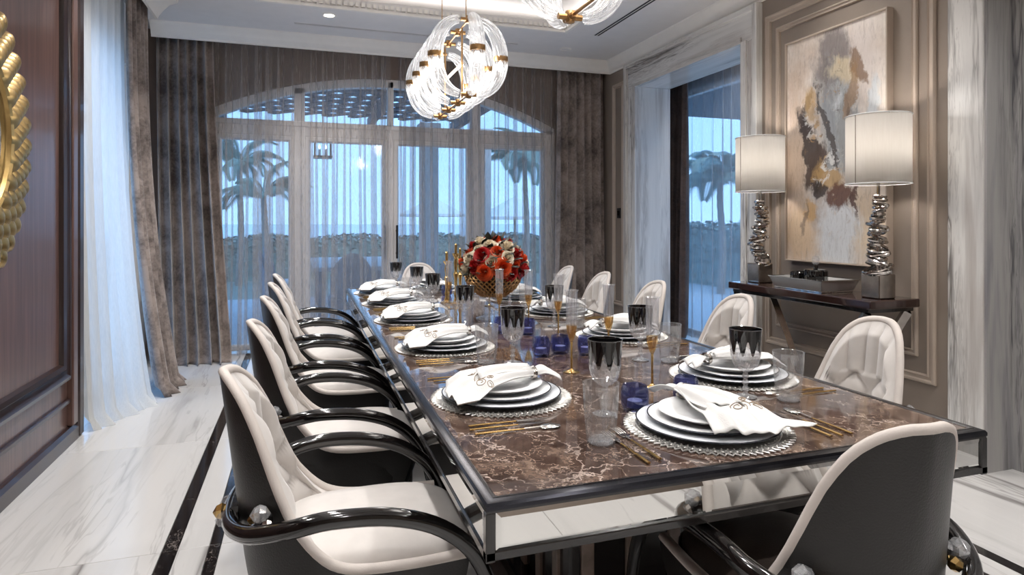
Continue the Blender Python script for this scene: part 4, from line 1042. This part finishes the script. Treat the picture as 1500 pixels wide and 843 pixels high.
# ------------------------------------------------------------------ console, lamps and decor on the painting wall
CZ = .905
CS = thing('console_table', 'dark lacquered console with curved legs under the painting', 'console', (3.26, 3.375, 0))
MB().box(-.19, .195, -.63, .63, CZ-.05, CZ, .006).build('console_top', M['console'], CS)
MB().box(-.17, .18, -.60, .60, CZ-.075, CZ-.05, .003).build('under_frame', M['black_trim'], CS)
for s in (-1, 1):
    for x, m_ in ((-.155,'lacquer'), (.155,'pewter')):
        pts = catmull([(x, s*.58, CZ-.075), (x, s*.50, .70), (x, s*.36, .45), (x, s*.27, .22), (x, s*.25, .05)], 6)
        MB().tube(pts, .034, 4, sq=(1.0,.7), up=(0,1,0)).build('leg', M[m_], CS, angle=20)
MB().box(-.19, .19, -.34, .34, 0, .055, .006).build('plinth', M['black_trim'], CS)
def table_lamp(x, y, label, seed):
    rnd = random.Random(seed); t = thing('table_lamp', label, 'lamp', (x, y, CZ), 0, 'drum shade lamps on the console')
    MB().box(-.065,.065,-.065,.065,0,.145,.006).build('base_block', M['pewter'], t)
    MB().tube([(0,0,.14),(0,0,.70)], .010, 8).build('stem', M['silver'], t)
    z = .152
    k = 0
    while z < .625:
        q = (z-.15)/.475; r = .05*(1.25-.55*q) if k % 2 else .046*(1.2-.5*q); dx = .022*sin(q*9+seed)*(1-q*.6); dy = .022*cos(q*7+seed*2)*(1-q*.6)
        tx, ty = rnd.uniform(-.35,.35)*(1.2-q), rnd.uniform(-.35,.35)*(1.2-q)
        pts = []
        for i in range(18):
            a = 2*pi*i/18; e = 1+.35*cos(2*a+k); p = Vector((r*e*cos(a), r*.9*sin(a), 0)); pts.append((p.x, p.y, p.x*tx+p.y*ty))
        o = MB().tube(pts, .010, 6, closed=True, sq=(1,.55)).build('silver_ring', M['pewter'] if k % 3 else M['silver'], t, (dx, dy, z)); o.rotation_euler = (0,0,rnd.uniform(0,6.28))
        z += .0215; k += 1
    for k in range(6):
        a = rnd.uniform(0,6.28); zz = .2+.07*k; MB().lathe([(0,-.016),(.012,-.01),(.016,0),(.012,.01),(0,.016)], 10, (.055*cos(a), .055*sin(a), zz)).build('silver_bead', M['silver'], t)
    R = .174
    s = MB().lathe([(R,.68),(R,1.085)], 64).build('lamp_shade', M['shade'], t); md = s.modifiers.new('thickness', 'SOLIDIFY'); md.thickness = .002
    for zz in (.68, 1.085): MB().tube([((R+.001)*cos(2*pi*i/64), (R+.001)*sin(2*pi*i/64), zz) for i in range(64)], .0035, 5, closed=True).build('shade_trim', M['canvas_white'], s)
    MB().box(-R-.002, -R+.001, -.002, .002, .682, 1.083).build('shade_seam', M['stone_pale'], s, angle=0)
    MB().lathe([(0,.80),(.02,.80),(.034,.84),(.034,.88),(.02,.91),(0,.915)], 16).build('bulb', M['bulb'], t)
    for a in range(3): MB().tube([(0,0,1.06),(R*cos(a*2.09),R*sin(a*2.09),1.08)], .002, 4).build('spider_arm', M['silver'], t)
    MB().tube([(0,0,.69),(0,0,1.07)], .003, 5).build('harp', M['silver'], t)
    ld = bpy.data.lights.new('shade_light', 'POINT'); ld.energy = 20; ld.color = (1,.93,.86); ld.shadow_soft_size = .05
    lo = bpy.data.objects.new('shade_light', ld); COL.objects.link(lo); lo.parent = t; lo.location = (0,0,.88)
table_lamp(3.26, 3.88, 'white drum lamp on stacked silver rings, beside the marble jamb', 2)
table_lamp(3.26, 2.86, 'white drum lamp on stacked silver rings, in front of the painting edge', 5)
M['tray'] = plain('pale_mirrored_glass', lin(205,203,200), .3, .5, var=.06)
TR = thing('mirrored_tray', 'low mirrored glass tray between the two console lamps', 'tray', (3.25, 3.36, CZ))
MB().box(-.13,.13,-.21,.21,0,.012,.003).build('tray_base', M['mirror'], TR)
for a in (-1, 1):
    MB().prism([(a*.13,-.21,.012),(a*.13,.21,.012),(a*.155,.235,.078),(a*.155,-.235,.078)], (-a*.006,0,0)).build('tray_side', M['tray'], TR, angle=0)
    MB().prism([(-.13,a*.21,.012),(.13,a*.21,.012),(.155,a*.235,.078),(-.155,a*.235,.078)], (0,-a*.006,0)).build('tray_side', M['tray'], TR, angle=0)
MB().frame((-.158,-.238,.076),(1,0,0),(0,1,0),(0,0,1), .316, .476, [(0,0),(0,.006),(.008,.006),(.008,0)]).build('tray_edge', M['silver'], TR, angle=0)
def cutblack(name, label, cat, loc, r, h, stopper):
    t = thing(name, label, cat, loc)
    mb = MB(); mb.lathe([(0,0),(r*.8,0),(r*.92,.008),(r,h*.4),(r*.98,h*.92),(r*.9,h)]+([(r*.3,h*1.02),(.014,h*1.05),(.014,h*1.25)] if stopper else [(r*.86,h*.98),(r*.8,.02),(0,.015)]), 32, rib=lambda th, z: 1+.05*abs(cos(8*th)))
    mb.build('black_body', M['black_glass'], t, angle=25)
    fl_ = MB()
    for k in range(14):
        a = 2*pi*k/14; c = Vector((cos(a), sin(a), 0)); s_ = Vector((-sin(a), cos(a), 0))*r*.15
        b0 = c*(r*.98); p = c*(r*1.075)
        fl_.add([b0-s_+Vector((0,0,.004)), b0+s_+Vector((0,0,.004)), c*(r*1.06)+Vector((0,0,h*.5)), p+Vector((0,0,.01))], [(0,1,3),(1,2,3),(2,0,3)])
    fl_.build('cut_flames', M['china'], t, angle=0)
    if stopper: MB().lathe([(.010,h*1.25),(.022,h*1.32),(.024,h*1.55),(.018,h*1.7),(0,h*1.72)], 6).build('stopper', M['crystal'], t, angle=0)
cutblack('decanter', 'black cut glass decanter with clear stopper in the mirrored tray', 'decanter', (3.24, 3.32, CZ+.0125), .072, .125, True)
cutblack('glass_bowl', 'small black cut glass bowl in the mirrored tray beside the decanter', 'bowl', (3.25, 3.475, CZ+.0125), .058, .10, False)

# painting
def paint():
    t = NT('abstract_canvas_paint'); g = t.coord((1,1,1))     # object space: y across (0..1 toward the camera), z up
    w = t.noise(g, 5, 5, .65, out='Color'); sc = t.new('ShaderNodeVectorMath', operation='SCALE'); sc.inputs['Scale'].default_value = .24
    sb = t.new('ShaderNodeVectorMath', operation='SUBTRACT'); sb.inputs[1].default_value = (.5,.5,.5); t.link(w, sb.inputs[0]); t.link(sb.outputs[0], sc.inputs[0])
    ad = t.new('ShaderNodeVectorMath', operation='ADD'); t.link(g, ad.inputs[0]); t.link(sc.outputs[0], ad.inputs[1])
    sx = t.new('ShaderNodeSeparateXYZ'); t.link(ad.outputs[0], sx.inputs[0]); Y, Z = sx.outputs['Y'], sx.outputs['Z']
    fine = t.noise(t.coord((1,3,1)), 14, 5, .7)
    def blob(cy, cz, ry, rz, ang=0, soft=.35, rag=1.0):
        dy = t.math('SUBTRACT', Y, cy); dz = t.math('SUBTRACT', Z, cz); c, s = cos(ang), sin(ang)
        a = t.math('DIVIDE', t.math('ADD', t.math('MULTIPLY', dy, c), t.math('MULTIPLY', dz, s)), ry)
        b_ = t.math('DIVIDE', t.math('SUBTRACT', t.math('MULTIPLY', dz, c), t.math('MULTIPLY', dy, s)), rz)
        d = t.math('SQRT', t.math('ADD', t.math('MULTIPLY', a, a), t.math('MULTIPLY', b_, b_)))
        d = t.math('ADD', d, t.math('MULTIPLY', t.math('SUBTRACT', fine, .5), rag))
        return t.math('DIVIDE', t.math('SUBTRACT', 1+soft/2, d), soft, clamp=True)
    # canvas y runs -0.43 (near) .. +0.43 (far side, appears at the image's left); z runs -0.81..0.81
    c = t.ramp(t.noise(g, 2.2, 5, .6), (.35, lin(200,184,170)), (.5, lin(222,212,202)), (.66, lin(190,180,174)))
    for (cy,cz,ry,rz,an,so,col,am) in (
        (.34,-.05,.12,.75,0,.8,lin(190,168,148),.8), (.30,-.62,.16,.22,0,.8,lin(204,178,148),.9), (-.25,-.55,.18,.25,0,.9,lin(214,192,164),.8),
        (.02,.55,.16,.30,.1,.7,lin(150,138,132),.9), (-.22,.55,.16,.25,0,.9,lin(206,196,190),.8), (-.05,-.62,.17,.26,0,.6,lin(228,230,232),.95),
        (-.02,.18,.17,.42,-.12,.5,lin(176,174,172),.95), (-.05,.30,.06,.34,-.25,.5,lin(206,210,212),.9), (-.12,.05,.07,.34,-.1,.5,lin(140,142,142),.85),
        (.0,.60,.12,.24,.1,.5,lin(122,114,112),.85), (-.33,.22,.06,.2,0,.5,lin(202,208,212),.8), (.0,.0,.06,.36,-.1,.4,lin(150,154,158),.9),
        (.20,.02,.07,.30,-.35,.35,lin(52,40,38),.95), (.14,-.16,.09,.16,.3,.35,lin(70,54,48),.95), (.05,.12,.03,.30,-.35,.3,lin(66,58,56),.85), (.24,.22,.03,.16,.2,.3,lin(60,50,48),.8),
        (.19,.30,.05,.13,-.3,.5,lin(182,148,98),.7), (-.08,.50,.13,.08,.4,.5,lin(206,190,160),.8), (-.2,.52,.05,.12,-.6,.4,lin(120,88,60),.8), (-.14,.36,.035,.18,.2,.4,lin(150,116,80),.7),
        (.03,-.22,.12,.08,.4,.45,lin(186,150,96),.8), (.10,-.30,.05,.05,0,.4,lin(52,42,38),.9), (-.06,-.36,.12,.09,.1,.35,lin(104,70,56),.95), (-.18,-.38,.02,.12,0,.4,lin(90,62,52),.9), (.2,-.45,.06,.10,.4,.5,lin(206,168,118),.85), (.26,-.52,.02,.14,.3,.5,lin(120,104,94),.7)):
        c = t.mix(t.math('MULTIPLY', blob(cy,cz,ry,rz,an,so), am), c, col)
    streak = t.noise(t.coord((1,9,1.6)), 5, 6, .75, 1.2)
    c = t.mix(.55, c, t.mix(1.0, c, t.ramp(streak, (.3, (.45,.42,.40,1)), (.5, (1,1,1,1))), 'MULTIPLY'))
    core = t.math('MULTIPLY', blob(.04,.0,.24,.52,-.1,.8), t.ramp(t.noise(g, 9, 5, .7, .8), (.56, K0), (.62, W0)))
    c = t.mix(t.math('MULTIPLY', core, .8), c, t.ramp(t.noise(g, 3, 3), (.42, lin(70,58,54)), (.5, lin(190,150,96)), (.58, lin(224,224,222))))
    t.set(Base_Color=c, Roughness=.5); t.bump(fine, .5, .004); return t.m
M['paint'] = paint()
PT = thing('painting', 'tall abstract painting in cream, grey, brown and gold above the console', 'painting', (3.49, 3.405, 1.885))
MB().box(-.022, .012, -.425, .425, -.805, .805, .002).build('canvas', M['paint'], PT, angle=0)
MB().frame((0,-.437,-.817),(0,1,0),(0,0,1),(-1,0,0), .874, 1.634, [(0,-.018),(0,.034),(.003,.036),(.009,.036),(.011,.026),(.011,-.018)]).build('picture_frame', M['taupe_trim'], PT, angle=30)

# gold scalloped wall mirror
MR = thing('wall_mirror', 'round wall mirror with a wide border of gold petals', 'mirror', (-1.35, 3.14, 1.745))
MB().lathe([(0,0),(.45,0),(.45,.03),(0,.035)], 64, ax='x').build('mirror_glass', M['mirror'], MR)
MB().tube([(.035, .425*cos(2*pi*k/64), .425*sin(2*pi*k/64)) for k in range(64)], .022, 8, closed=True).build('inner_bezel', M['gilt'], MR)
MB().lathe([(.40,-.01),(.66,-.01),(.62,.02),(.44,.03)], 64, ax='x').build('backing_ring', M['brass'], MR)
pet = MB()
def pf(u, v):
    a = (u-.5)*2; w = .056*cos(pi*.5*v**1.6)**.6; return (.034*(1-a*a)**.8*(.30+.70*sin(pi*(.06+.80*v))) + .008 - .02*v*v, a*w, .125*v)
pet.grid(pf, 10, 10); PM = pet.mesh('gold_petal', M['gilt'], 60, False)
for j, (r, n, lift) in enumerate(((.41,28,.030),(.465,31,.022),(.52,34,.014),(.575,37,.007),(.62,40,.0))):
    for k in range(n):
        a = 2*pi*(k+.5*(j % 2))/n
        o = put('gold_petal', PM, MR, (lift, r*sin(a), r*cos(a))); o.rotation_euler = (-a, 0, 0)
